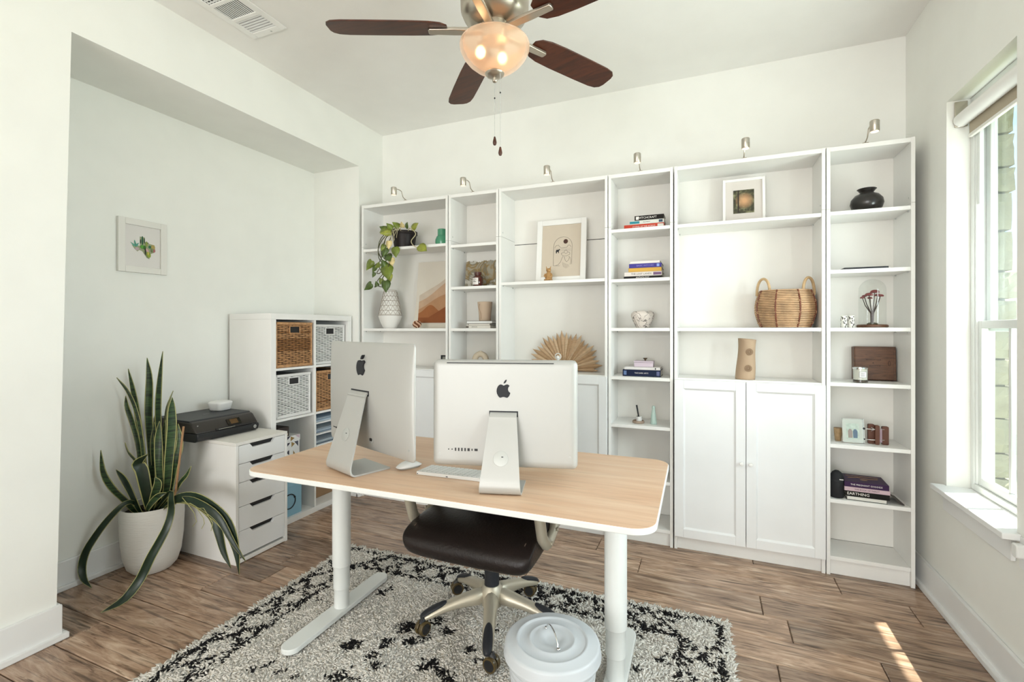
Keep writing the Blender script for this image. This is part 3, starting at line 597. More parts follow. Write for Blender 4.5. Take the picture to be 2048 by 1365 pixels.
# dried palm fan
pf = thing('palm_fan', 'dried tan palm leaf fan standing behind the right monitor', 'dried palm', (-0.955, 3.29, 1.0525))
palm = [mk('palm%d' % i, c, 0.8, var=0.12, vscale=30, stretch=(1, 1, 6)) for i, c in enumerate(('#c2a483', '#b59674', '#cdb292'))]
nb_ = 24
for i in range(nb_):
    a0 = rad(-4+188*i/nb_); a1 = rad(-4+188*(i+1)/nb_); am = (a0+a1)/2
    R1 = 0.262+0.012*math.sin(i*1.7); R0 = 0.03; z0 = 0.012; d = 0.007*(1 if i % 2 else -1)
    if math.sin(am) < 0: R1 *= 0.92
    def pp(r, a, y): return (r*math.cos(a), y, max(0.0015, z0+r*math.sin(a)))
    tip = 0.84
    vs = [pp(R0, a0, 0), pp(R0, am, -0.006), pp(R0, a1, 0), pp(R1*tip, a0, 0.004), pp(R1*tip, am, -0.009), pp(R1*tip, a1, 0.004), pp(R1*1.04, am, -0.005)]
    m_ = MB().add(vs, [(0, 1, 4, 3), (1, 2, 5, 4), (3, 4, 6), (4, 5, 6)]); o = m_.build('leaf_blade', palm[i % 3], pf, smooth=False); s_ = o.modifiers.new('t', 'SOLIDIFY'); s_.thickness = 0.0015
MB().tube([(0, -0.004, 0.002), (0, -0.006, 0.05)], 0.008, 8).build('stalk', palm[1], pf)
# little white figurine
wfg = thing('figurine', 'small white haloed figurine in front of the palm fan', 'figurine', (-0.963, 3.16, 1.0525))
MB().lathe([(0.024, 0), (0.024, 0.006), (0.016, 0.012), (0.018, 0.045), (0.012, 0.08), (0.007, 0.092)], 18).build('body', 'white', wfg)
MB().ball((0, 0, 0.106), 0.014).build('head', 'white', wfg)
MB().tube([(0.021*math.cos(2*PI*i/24), 0.004, 0.113+0.021*math.sin(2*PI*i/24)) for i in range(24)], 0.0035, 6, True).build('halo', 'white', wfg)
# marbled bowl
mb_ = bpy.data.materials.new('raku'); mb_.use_nodes = True; N = mb_.node_tree.nodes; L = mb_.node_tree.links
tc = N.new('ShaderNodeTexCoord'); n1 = N.new('ShaderNodeTexNoise'); n1.inputs['Scale'].default_value = 11; n1.inputs['Detail'].default_value = 5; n1.inputs['Distortion'].default_value = 2.0; L.new(tc.outputs['Object'], n1.inputs['Vector'])
rp = N.new('ShaderNodeValToRGB'); e = rp.color_ramp.elements; e[0].position = 0.475; e[0].color = srgb('#d8cdc4'); e[1].position = 0.525; e[1].color = srgb('#d8cdc4')
k = e.new(0.497); k.color = srgb('#2e2522'); k = e.new(0.505); k.color = srgb('#40342f')
L.new(n1.outputs[0], rp.inputs[0]); L.new(rp.outputs[0], N['Principled BSDF'].inputs['Base Color']); N['Principled BSDF'].inputs['Roughness'].default_value = 0.4; MATS['raku'] = mb_
bo = MB(); rr_ = random.Random(4)
def bf(u, v):
    pr_ = [(0.036, 0), (0.044, 0.01), (0.062, 0.05), (0.072, 0.075), (0.070, 0.095), (0.058, 0.108), (0.050, 0.109), (0.046, 0.10), (0.05, 0.06)]
    i = min(len(pr_)-2, int(v*(len(pr_)-1))); f = v*(len(pr_)-1)-i
    r = pr_[i][0]*(1-f)+pr_[i+1][0]*f; z = pr_[i][1]*(1-f)+pr_[i+1][1]*f; a = 2*PI*u
    r *= 1+0.06*math.sin(2*a+0.6)+0.03*math.sin(5*a); z += 0.004*math.sin(3*a)*v
    return (r*math.cos(a), r*math.sin(a), z)
bo.grid(bf, 40, 18, True); bo.lathe([(0.036, 0), (0.0005, 0)], 40, cap=False)
o = bo.build('bowl', 'raku'); o.location = (-0.396, 3.2, 1.3645); tag(o, 'cream marbled bowl with dark veins', 'bowl')
# lidded lilac box
lx = thing('trinket_box', 'lilac marble box with a small ring knob on its lid', 'box', (-0.384, 3.20, 1.1105))
mk('lilac', '#d3c3cf', 0.35, var=0.06)
B(-0.060, -0.045, 0, 0.060, 0.045, 0.028).build('body', 'lilac', lx, bevel=0.002); B(-0.0615, -0.0465, 0.0285, 0.0615, 0.0465, 0.038).build('lid', 'lilac', lx, bevel=0.002)
MB().lathe([(0.005, 0.038), (0.004, 0.043), (0.014, 0.053), (0.0145, 0.056), (0.008, 0.057)], 18, (0.006, 0, 0)).build('knob', mk('brass_dark', '#6f5f49', 0.3, 0.8), lx)
# pen holder
ph = thing('pen_holder', 'round tan tray with a white cup holding one dark pen', 'pen holder', (-0.418, 3.17, 0.7425))
MB().lathe([(0.035, 0), (0.038, 0.003), (0.038, 0.014), (0.034, 0.017), (0.030, 0.010), (0.001, 0.010)], 28).build('tray', mk('tan_clay', '#a08c7b', 0.7), ph)
MB().lathe([(0.017, 0.010), (0.0175, 0.042), (0.014, 0.042), (0.013, 0.015)], 20, (0.004, 0.002, 0)).build('cup', 'white', ph)
MB().tube([(0.006, 0, 0.018), (-0.012, 0.006, 0.115)], [0.004, 0.0055], 8).build('pen', 'charcoal', ph)
# pale bottle
pbt = thing('bottle', 'slender pale aqua bottle beside the pen holder', 'bottle', (-0.322, 3.165, 0.7425))
MB().lathe([(0.020, 0), (0.021, 0.004), (0.015, 0.06), (0.011, 0.09), (0.009, 0.098)], 24).build('body', mk('aqua_glaze', '#b9cfc6', 0.25), pbt)
MB().lathe([(0.0105, 0.0985), (0.011, 0.104), (0.009, 0.117), (0.003, 0.119)], 18).build('stopper', 'aqua_glaze', pbt)
# forest photo frame
fp, pr, yy = frame_thing('framed_photo', 'white frame with a small forest photograph in a wide mat', 0.206, 3.215, 2.0035, 0.236, 0.285, 0.016, 0.022, 0.10, mk('mat_board', '#d8d1ca', 0.8))
m = bpy.data.materials.new('forest_photo'); m.use_nodes = True; N = m.node_tree.nodes; L = m.node_tree.links
tc = N.new('ShaderNodeTexCoord'); mp = N.new('ShaderNodeMapping'); mp.inputs['Scale'].default_value = (26, 26, 26); L.new(tc.outputs['Object'], mp.inputs[0])
n1 = N.new('ShaderNodeTexNoise'); n1.inputs['Scale'].default_value = 1.4; n1.inputs['Detail'].default_value = 7; L.new(mp.outputs[0], n1.inputs['Vector'])
rp = N.new('ShaderNodeValToRGB'); e = rp.color_ramp.elements; e[0].position = 0.35; e[0].color = srgb('#2b2a1c'); e[1].position = 0.68; e[1].color = srgb('#8a8a66'); k = e.new(0.5); k.color = srgb('#4b4a32'); L.new(n1.outputs[0], rp.inputs[0])
sb = N.new('ShaderNodeVectorMath'); sb.operation = 'DISTANCE'; sb.inputs[1].default_value = (0.004, 0.0, 0.145); L.new(tc.outputs['Object'], sb.inputs[0])
mr = N.new('ShaderNodeMapRange'); mr.inputs[1].default_value = 0.055; mr.inputs[2].default_value = 0.012; mr.inputs[3].default_value = 0; mr.inputs[4].default_value = 0.85; L.new(sb.outputs['Value'], mr.inputs[0])
mx = N.new('ShaderNodeMix'); mx.data_type = 'RGBA'; L.new(mr.outputs[0], mx.inputs[0]); L.new(rp.outputs[0], mx.inputs[6]); mx.inputs[7].default_value = srgb('#d9a77a'); L.new(mx.outputs[2], N['Principled BSDF'].inputs['Base Color']); N['Principled BSDF'].inputs['Roughness'].default_value = 0.3; MATS['forest_photo'] = m
B(-0.058, yy-0.0012, 0.066, 0.058, yy-0.0002, 0.214).build('photograph', 'forest_photo', pr)
B(-0.034, yy-0.0016, 0.072, -0.026, yy-0.0010, 0.214).build('photo_trunk', mk('trunk_print', '#2a1e16', 0.4), pr)
# rattan basket
bk = thing('rattan_basket', 'barrel-shaped rattan basket with two arched handles', 'basket', (0.423, 3.205, 1.3645))
cane = mk('cane', '#c4a07a', 0.55, var=0.25, vscale=24); redc = mk('cane_red', '#6f3a22', 0.5, var=0.2, vscale=40)
def bp_(z): t = z/0.222; return 0.098+0.060*math.sin(PI*(0.16+0.66*t))
rgs = MB(); nr = 22
SY = 0.72
for j in range(nr):
    z = 0.006+0.212*j/(nr-1); r = bp_(z)
    rgs.tube([(r*math.cos(2*PI*i/40), SY*r*math.sin(2*PI*i/40), z) for i in range(40)], 0.0043, 6, True)
MB().lathe([(bp_(z)-0.004, z) for z in [0.006+0.212*j/11 for j in range(12)]], 32, cap=False).build('lining', mk('basket_lining', '#4a3322', 0.9), bk).scale = (1, SY, 1)  # dark inner shell puts shade into the gaps between canes
tag(rgs.build('cane_ring', cane, bk), 'horizontal rattan canes', kind='stuff')
MB().lathe([(0.001, 0.002), (bp_(0)*0.98, 0.002), (bp_(0)*0.98, 0.006), (0.001, 0.006)], 32).build('base', cane, bk).scale = (1, SY, 1)
for i in range(8):
    a = 2*PI*i/8+rad(-112); pts = [((bp_(z)+0.006)*math.cos(a), SY*(bp_(z)+0.006)*math.sin(a), z) for z in [0.004+0.216*k/9 for k in range(10)]]
    rb_ = MB().tube(pts, 0.0042, 6).build('rib', redc, bk)
    kn = MB()
    for z in (0.03, 0.09, 0.155, 0.20):
        q = Vector(((bp_(z)+0.008)*math.cos(a), SY*(bp_(z)+0.008)*math.sin(a), z)); tv_ = Vector((-math.sin(a), SY*math.cos(a), 0)).normalized()
        for s in (1, -1): kn.tube([q+tv_*(-0.008)+Vector((0, 0, -0.006*s)), q+tv_*0.008+Vector((0, 0, 0.006*s))], 0.0018, 5)
    kn.build('binding', cane, rb_)
for s in (-1, 1):
    pts = []
    for k in range(15):
        t = PI*k/14; q_ = -0.040*math.cos(t); pts.append((s*0.116+q_*0.80, -0.035+q_*0.6*s, 0.19+0.100*math.sin(t)**0.8))
    MB().tube(pts, 0.0078, 8).build('handle', mk('cane_pale', '#c3a57c', 0.5, var=0.15, vscale=30) if s < 0 else 'cane_pale', bk)
# clay vessel with knots
cl = thing('vase', 'tan clay log-shaped vase with two carved knots', 'vase', (0.212, 3.15, 1.0565))
MB().grid(lambda u, v: ((0.050+0.004*math.sin(5*v+1)+0.002*math.sin(3*2*PI*u))*math.cos(2*PI*u)+0.012*math.sin(1.2*v)-0.004, (0.048)*math.sin(2*PI*u), v*0.24*(1+0.02*math.cos(2*PI*u+2.6)*v)), 40, 24, True).build('body', mk('tan_bisque', '#b49a7f', 0.75, var=0.06), cl).modifiers.new('t', 'SOLIDIFY').thickness = 0.005
B(-0.04, -0.035, 0, 0.04, 0.035, 0.004).build('base', 'tan_bisque', cl)
for kx, kz in ((0.016, 0.165), (0.010, 0.068)):
    kn = MB()
    for r in (0.018, 0.012, 0.006): kn.tube([(kx+r*math.cos(2*PI*i/20), -0.0475-0.002, kz+r*math.sin(2*PI*i/20)) for i in range(20)], 0.002, 6, True)
    kn.build('knot', mk('bisque_knot', '#957a60', 0.8), cl)
# black pot
o = MB().lathe([(0.030, 0), (0.050, 0.004), (0.070, 0.025), (0.078, 0.050), (0.074, 0.075), (0.056, 0.098), (0.034, 0.108), (0.031, 0.114), (0.042, 0.128), (0.046, 0.132), (0.043, 0.134), (0.03, 0.118), (0.02, 0.10)], 44).build('clay_pot', mk('black_clay', (0.02, 0.017, 0.015), 0.28, coat=0.2))
o.location = (0.822, 3.195, 2.0055); tag(o, 'burnished black clay pot with flared rim', 'pot')
tb = thing('tablet', 'thin dark tablet lying flat on a shelf by the window', 'tablet', (0.795, 3.166, 1.6835))
MB().prism(rrect(0.20, 0.14, 0.008), 0, 0.010).build('body', 'charcoal', tb); MB().prism(rrect(0.185, 0.125, 0.004), 0.010, 0.0106).build('screen', 'black_gloss', tb)
# cloche with mushrooms
cc = thing('glass_cloche', 'glass dome over dried red mushrooms on a dark wooden base', 'cloche', (0.846, 3.19, 1.3645))
MB().lathe([(0.068, 0), (0.072, 0.003), (0.072, 0.012), (0.066, 0.017), (0.001, 0.017)], 40).build('base', 'walnut', cc)
dome = [(0.062, 0.0175)]+[(0.062, 0.0175+0.19*i/6) for i in range(1, 7)]+[(0.062*math.cos(rad(a)), 0.2075+0.062*math.sin(rad(a))) for a in (15, 30, 45, 60, 75, 88)]
MB().lathe(dome, 40, cap=False).build('dome', 'clear_glass', cc)
mstem = mk('mushroom_stem', '#3b2b22', 0.8, var=0.2); mcap = mk('mushroom_cap', '#7d3434', 0.6, var=0.2)
MB().ball((0, 0, 0.020), 0.026, 1, 0.8, 0.35).build('moss', mk('moss', '#4a4632', 0.95, bump=0.6), cc)
for i, (mx_, my_, mz_, r) in enumerate(((-0.046, 0, 0.168, 0.009), (-0.034, 0.012, 0.178, 0.009), (-0.018, -0.012, 0.184, 0.016), (-0.008, 0.010, 0.166, 0.010), (0.010, -0.004, 0.200, 0.017), (0.022, -0.012, 0.180, 0.012), (0.040, 0.008, 0.178, 0.012))):
    s0 = MB().tube([(-0.004+i*0.001, 0, 0.022), (mx_*0.15, my_*0.3, 0.08), (mx_*0.7, my_*0.8, mz_-0.045), (mx_, my_, mz_)], [0.004, 0.003, 0.0022, 0.002], 6).build('stem', mstem, cc)
    r *= 1.3; MB(T(mx_, my_, mz_-r*0.25)).lathe([(0.001, 0.0), (r*0.9, -0.002), (r, 0.001), (r*0.85, r*0.4), (r*0.5, r*0.62), (0.001, r*0.7)], 14, cap=False).build('cap', mcap, s0)
# spotted cups
sm = bpy.data.materials.new('spotted'); sm.use_nodes = True; N = sm.node_tree.nodes; L = sm.node_tree.links
tc = N.new('ShaderNodeTexCoord'); vo = N.new('ShaderNodeTexVoronoi'); vo.inputs['Scale'].default_value = 105; L.new(tc.outputs['Object'], vo.inputs['Vector'])
rp = N.new('ShaderNodeValToRGB'); e = rp.color_ramp.elements; e[0].position = 0.36; e[0].color = srgb('#2c2622'); e[1].position = 0.42; e[1].color = srgb('#dcd9d0'); L.new(vo.outputs['Distance'], rp.inputs[0]); L.new(rp.outputs[0], N['Principled BSDF'].inputs['Base Color']); MATS['spotted'] = sm
for i, x in enumerate((0.705, 0.739)):
    o = MB().lathe([(0.0145, 0), (0.0155, 0.002), (0.0155, 0.066), (0.0135, 0.066), (0.0135, 0.006), (0.001, 0.006)], 24).build('spotted_cup', 'spotted'); o.location = (x, 3.15, 1.3645)
    tag(o, ['black-spotted white cup farther from the glass dome', 'black-spotted white cup next to the glass dome'][i], 'cup', 'pair of spotted cups')
# wooden box
wb = thing('wooden_box', 'walnut wooden box with engraved front leaning behind a candle', 'box', (0.879, 3.263, 1.0665)); wb.rotation_euler = (-0.06, 0, 0)
B(-0.098, 0, 0, 0.098, 0.055, 0.190).build('body', 'walnut', wb, bevel=0.002)
B(-0.094, -0.004, 0.004, 0.086, 0.0005, 0.186).build('sliding_lid', 'walnut', wb, bevel=0.001)
en = MB()
for k in range(11): en.box(-0.042+0.0065*k, -0.0046, 0.112, -0.0385+0.0065*k, -0.0038, 0.117)
for k in range(6): en.box(-0.026+0.009*k, -0.0046, 0.078, -0.021+0.009*k, -0.0038, 0.082)
en.box(-0.012, -0.0046, 0.095, -0.006, -0.0038, 0.099); en.build('engraving', mk('engraved', '#2a170c', 0.8), wb)
MB().tube([(0.066+0.005*math.cos(2*PI*i/16), -0.0042, 0.095+0.013*math.sin(2*PI*i/16)) for i in range(16)], 0.001, 5, True).build('finger_notch', 'engraved', wb)
# candle
cd = thing('candle', 'white candle in a clear glass with a square label', 'candle', (0.776, 3.13, 1.0625))
MB().lathe([(0.030, 0), (0.034, 0.003), (0.035, 0.082), (0.0335, 0.082), (0.032, 0.016), (0.001, 0.014)], 28, cap=False).build('glass', 'clear_glass', cd)
MB().lathe([(0.031, 0.016), (0.0325, 0.072), (0.001, 0.070)], 28).build('wax', 'paper', cd)
MB().lathe([(0.0352, 0.074), (0.0356, 0.078), (0.0352, 0.083)], 28, cap=False).build('rim_band', 'chrome', cd)
def cdl(a, z, r=0.0357): return (r*math.cos(rad(a)), r*math.sin(rad(a)), z)
MB().grid(lambda u, v: cdl(-112+58*u, 0.028+0.034*v), 8, 2).build('label_paper', 'white', cd)
bd_ = MB()
for z in (0.029, 0.0605): bd_.grid(lambda u, v, z=z: cdl(-111+56*u, z+0.0012*v, 0.0359), 8, 2)
for a in (-111, -57): bd_.grid(lambda u, v, a=a: cdl(a+2*u, 0.029+0.0325*v, 0.0359), 2, 2)
for z in (0.052, 0.044, 0.037): bd_.grid(lambda u, v, z=z: cdl(-100+30*u, z+0.002*v, 0.0359), 5, 2)
bd_.build('label_print', 'charcoal', cd)
MB().lathe([(0.0335, 0.003), (0.0335, 0.0135), (0.001, 0.0135)], 28).build('glass_base', mk('smoky', '#4a4038', 0.2), cd)
# shot glass, silver frame, leather strap, pouch
sg = MB().lathe([(0.015, 0), (0.016, 0.003), (0.022, 0.072), (0.020, 0.072), (0.014, 0.012), (0.001, 0.012)], 24).build('shot_glass', mk('smoked_amber', '#a58762', 0.2, coat=0.3, var=0.2, vscale=60)); sg.location = (0.686, 3.19, 0.7225); tag(sg, 'small tapered amber glass cup beside the silver photo frame', 'glass')
sf = thing('photo_frame', 'small silver double photo frame showing two people', 'photo frame', (0.745, 3.135, 0.7268)); sf.rotation_euler = (-0.12, 0, 0.1)
f = MB(); w_, h = 0.10, 0.132; f.box(-w_/2, 0, 0, -w_/2+0.004, 0.006, h); f.box(w_/2-0.004, 0, 0, w_/2, 0.006, h); f.box(-w_/2, 0, 0, w_/2, 0.006, 0.004); f.box(-w_/2, 0, h-0.004, w_/2, 0.006, h)
f.build('frame', 'chrome', sf); ph_ = B(-w_/2+0.004, 0.002, 0.004, w_/2-0.004, 0.004, h-0.004).build('mat_glass', mk('frame_grey', '#c5cbc3', 0.25), sf)
B(-0.030, 0.0008, 0.020, 0.030, 0.002, 0.105).build('photograph', mk('photo_pale', '#bccabf', 0.3, var=0.2, vscale=40), ph_)
for px_, c_ in ((-0.012, '#9a8d86'), (0.012, '#5f7488')):
    MB(T(px_, 0, 0)).prism([(-0.010, 0.026), (0.010, 0.026), (0.011, 0.062), (0.005, 0.074), (-0.005, 0.074), (-0.011, 0.062)], 0.0002, 0.0010, 'y').build('printed_figure', mk('pf'+c_, c_, 0.5), ph_, smooth=False)
B(w_/2+0.003, 0.002, 0, w_/2+0.006, 0.030, h).build('second_leaf', 'chrome', sf)
ls = thing('strap_bookend', 'brown leather and metal clasp ornament to the right of the silver frame', 'ornament', (0.862, 3.17, 0.7225))
lt = mk('saddle', '#5d3320', 0.5, var=0.12)
for x, y, w_, h in ((-0.026, 0.006, 0.030, 0.108), (-0.004, -0.014, 0.020, 0.106), (0.036, 0.0, 0.030, 0.100)):
    MB().prism(rrect(w_, h, 0.006, 4, x, h/2), y-0.010, y+0.010, 'y').build('leather_block', lt, ls, bevel=0.001)
for z in (0.026, 0.084):
    MB().tube([(-0.064, -0.02, z), (-0.03, -0.024, z), (0.03, -0.010, z)], 0.0022, 6).build('rod', 'chrome', ls); MB().ball((-0.064, -0.02, z), 0.006).build('rod_end', 'charcoal', ls)
MB().tube([(-0.032, -0.022, 0.094), (-0.018, -0.03, 0.084), (-0.032, -0.022, 0.074)], 0.0026, 6).build('hook', 'chrome', ls)
B(0.010, -0.012, 0.012, 0.020, -0.004, 0.088).build('card', mk('plum_card', '#a88f9c', 0.5), ls)
po = thing('pouch', 'black zipped fabric pouch at the left end of a lower shelf', 'pouch', (0.668, 3.135, 0.4185))
MB().lathe([(0.030, 0), (0.034, 0.005), (0.036, 0.09), (0.035, 0.092)], 28).build('body', mk('nylon_black', '#17171b', 0.75, bump=0.2, bscale=300), po)
MB().lathe([(0.0362, 0.092), (0.0365, 0.098), (0.0362, 0.100)], 28, cap=False).build('zip', 'charcoal', po)
MB().lathe([(0.035, 0.100), (0.033, 0.118), (0.022, 0.138), (0.010, 0.147), (0.001, 0.148)], 28).build('top', 'nylon_black', po)
MB(T(0.014, -0.0365, 0.106)).box(-0.009, -0.001, -0.002, 0.009, 0.003, 0.002).build('tag', 'white_print', po)
# ---------------------------------------------------------------- cube shelf with baskets
KX0, KX1, KY0, KY1, KH = -3.085, -2.685, 2.290, 3.058, 1.462
ks = thing('cube_shelf', 'white two-by-four cube shelf standing in the niche', 'shelf unit', ((KX0+KX1)/2, (KY0+KY1)/2, 0))
def kp(n, mb, m='shelf_white', bev=0.001): return mb.build(n, m, ks, bevel=bev, world=True)
t = 0.040; ti = 0.016; mid = (KY0+KY1)/2
kp('top_board', B(KX0, KY0, KH-t, KX1, KY1, KH)); kp('bottom_board', B(KX0, KY0, 0, KX1, KY1, t))
kp('side_panel', B(KX0, KY0, t+0.0005, KX1, KY0+t, KH-t-0.0005)); kp('side_panel', B(KX0, KY1-t, t+0.0005, KX1, KY1, KH-t-0.0005))
kp('divider', B(KX0, mid-ti/2, t, KX1-0.001, mid+ti/2, KH-t))
cz = (KH-2*t-3*ti)/4; rows = []
for r in range(4):
    z0 = KH-t-(r+1)*cz-r*ti; rows.append(z0)
    if r < 3:
        for a, b in ((KY0+t, mid-ti/2), (mid+ti/2, KY1-t)): kp('shelf', B(KX0, a, z0-ti, KX1-0.002, b, z0))
kp('back_panel', B(KX0-0.003, KY0+t, t, KX0, KY1-t, KH-t), 'panel_white', 0)
colY = [(KY0+t+mid-ti/2)/2, (KY1-t+mid+ti/2)/2]; CW = (mid-ti/2)-(KY0+t)
def basket(label, r, c, mat, dark, w_=0.310, h=0.318, inset=0.006, band=0.0, seed=1):
    bx = thing('wicker_basket', label, 'basket', (KX1-inset-0.17, colY[c]-(0.004), rows[r]+0.0005))
    D = 0.33; hw = w_/2; fx = 0.165
    B(-fx, -hw+0.006, 0.002, fx-0.007, hw-0.006, h-0.012).build('inner_shade', dark, bx)  # solid darker box puts shade behind the gaps of the weave
    # woven front (faces +X) and near side
    wv = MB(); n = 23; cols = 11; rr = random.Random(seed)
    def strand(z, face, y0, y1, ph):
        m_ = max(4, int((y1-y0)/w_*52)); vs = []; fs = []
        for i in range(m_+1):
            y = y0+(y1-y0)*i/m_; k = (y+hw)/w_*cols
            off = 0.0040*math.cos(PI*k+ph); dz = 0.0012*math.sin(PI*k*0.5+z*90)
            for a, b in ((-0.0050, -0.0016), (0, 0.0030), (0.0050, -0.0016)):
                if face == 'f': vs.append((fx-0.004+off+b, y, z+a+dz))
                else: vs.append((-fx+(y+hw)/w_*(2*fx-0.004), -hw+0.003-(off+b), z+a+dz))
        for i in range(m_):
            for q in range(2): fs.append((i*3+q, (i+1)*3+q, (i+1)*3+q+1, i*3+q+1))
        wv.add(vs, fs)
    hz0, hz1, hy = h-0.076, h-0.034, 0.044
    for j in range(n):
        z = 0.020+(h-0.044)*j/(n-1); ph = PI*(j % 2)
        wv.cur = 1 if (band and abs(j-n*0.48) < 2.6) or rr.random() < 0.1 else 0
        if hz0-0.006 < z < hz1+0.006: strand(z, 'f', -hw+0.008, -hy, ph); strand(z, 'f', hy, hw-0.008, ph)
        else: strand(z, 'f', -hw+0.008, hw-0.008, ph)
        strand(z, 's', -hw, hw, ph)
    o = wv.build('weave', [mat[0], mat[1]], bx, smooth=True, angle=80); tag(o, 'woven strands', kind='stuff')
    for z in (0.010, h-0.012):
        rm = MB(); rm.tube([(fx-0.002, -hw+0.004, z), (fx-0.002, hw-0.004, z)], 0.0098, 10); rm.tube([(-fx, -hw+0.006, z), (fx-0.004, -hw+0.006, z)], 0.0090, 10); rm.tube([(-fx, hw-0.006, z), (fx-0.004, hw-0.006, z)], 0.0090, 10); rm.build('rim', mat[0], bx)
    for s in (-1, 1): MB().tube([(fx-0.003, s*(hw-0.006), 0.012), (fx-0.003, s*(hw-0.006), h-0.014)], 0.006, 8).build('corner_post', mat[0], bx)
    B(fx-0.009, -hy+0.002, hz0, fx-0.0035, hy-0.002, hz1).build('handle_hole_shade', 'black', bx)  # black slab stands for the dark inside of the hand hole
    fr = MB(); fr.box(fx-0.004, -hy-0.003, hz0-0.006, fx+0.004, hy+0.003, hz0); fr.box(fx-0.004, -hy-0.003, hz1, fx+0.004, hy+0.003, hz1+0.006); fr.box(fx-0.004, -hy-0.003, hz0, fx+0.004, -hy+0.003, hz1); fr.box(fx-0.004, hy-0.003, hz0, fx+0.004, hy+0.003, hz1); fr.build('handle_frame', mat[0], bx, bevel=0.002)
wk = (mk('wicker_tan', '#b98d62', 0.6, var=0.28, vscale=45), mk('wicker_brown', '#94683f', 0.6, var=0.25, vscale=45)); mk('wicker_tan_shade', '#3a2616', 0.9)
ww = (mk('wicker_white', (0.80, 0.79, 0.77), 0.5), mk('wicker_white_b', (0.74, 0.73, 0.71), 0.5)); mk('wicker_white_shade', '#6d6c6a', 0.9)
basket('tan wicker basket in the top near cube of the shelf', 0, 0, wk, 'wicker_tan_shade', 0.318, 0.318, 0.004, 1, 1)
basket('white woven basket in the top far cube of the shelf', 0, 1, ww, 'wicker_white_shade', 0.318, 0.306, 0.02, 0, 2)
basket('white woven basket below the tan wicker basket', 1, 0, ww, 'wicker_white_shade', 0.300, 0.306, 0.012, 0, 3)
basket('tan wicker basket behind the left monitor edge', 1, 1, wk, 'wicker_tan_shade', 0.318, 0.306, 0.004, 0, 4)
# third row: boxes and paper organiser
dbx = thing('geometric_box', 'white gift box with triangles of gold, navy and black', 'box', (-2.84, 2.503, rows[2]+0.0005))
B(-0.115, -0.062, 0, 0.115, 0.062, 0.168).build('body', 'white', dbx, bevel=0.001); B(-0.118, -0.065, 0.168, 0.118, 0.065, 0.209).build('lid', 'white', dbx, bevel=0.001)
gd = {'g': mk('box_gold', '#9a7a3c', 0.5), 'n': mk('box_navy', '#1c1c34', 0.5), 'k': mk('box_grey', '#4d4f5c', 0.5), 'p': mk('box_blush', '#cfb9c4', 0.5)}
for (a, b, c), q, lid in ((((-0.06, 0.178), (-0.02, 0.178), (-0.06, 0.145)), 'n', 1), (((-0.02, 0.176), (0.015, 0.158), (-0.02, 0.142)), 'g', 1), (((0.02, 0.176), (0.058, 0.176), (0.058, 0.150)), 'p', 1),
                          (((-0.058, 0.135), (-0.02, 0.135), (-0.058, 0.100)), 'n', 0), (((-0.01, 0.138), (0.02, 0.12), (-0.01, 0.10)), 'g', 0), (((0.015, 0.135), (0.05, 0.135), (0.05, 0.095)), 'k', 0), (((-0.058, 0.07), (-0.03, 0.085), (-0.03, 0.05)), 'n', 0),
                          (((0.005, 0.075), (0.04, 0.02), (0.005, 0.02)), 'g', 0), (((-0.05, 0.03), (-0.02, 0.03), (-0.035, 0.002)), 'k', 0)):
    x = 0.1184 if lid else 0.1154
    dz_ = 0.031 if lid else 0.028; MB().prism([(p_[0], p_[1]+dz_) for p_ in (a, b, c)], x-0.001, x, 'x').build('printed_triangle', gd[q], dbx, smooth=False)
bb = thing('product_box', 'small dark brown product box on top of the triangle-pattern box', 'box', (-2.84, 2.435, rows[2]+0.2095))
B(-0.10, -0.042, 0, 0.10, 0.05, 0.068).build('body', mk('box_dark', '#2b1f1a', 0.5), bb, bevel=0.001)
B(0.0995, -0.041, 0.004, 0.1005, -0.012, 0.052).build('label_panel', mk('box_copper', '#7a4a2c', 0.5), bb); B(0.0995, 0.004, 0.006, 0.1005, 0.04, 0.022).build('label_panel', mk('box_cream', '#cdb9a4', 0.5), bb)
og = thing('paper_organiser', 'white slotted paper organiser filled with sheets in the cube shelf', 'organiser', (-2.87, colY[1], rows[2]+0.0005))
for s in (-1, 1): B(-0.17, s*0.158-0.005, 0, 0.17, s*0.158+0.005, 0.32).build('side', 'shelf_white', og)
rr = random.Random(8); shm = [mk('sheet%d' % i, c, 0.8) for i, c in enumerate(('#c8d3dc', '#9fb4c6', '#e2e4e4', '#7d8c9c', '#b8c4cc'))]
for k in range(4):
    z = 0.002+k*0.084; B(-0.17, -0.153, z, 0.172, 0.153, z+0.010).build('tray', 'shelf_white', og, bevel=0.001)
    zz = z+0.0102
    for q in range(rr.randint(7, 10)):
        h = rr.uniform(0.0015, 0.007); dx = rr.uniform(-0.02, 0.0)
        if zz+h > z+0.074: break
        B(-0.16, -0.148+rr.uniform(0, .01), zz, 0.16+dx, 0.148-rr.uniform(0, .01), zz+h-0.0004).build('paper_sheet', shm[rr.randrange(5)], og); zz += h
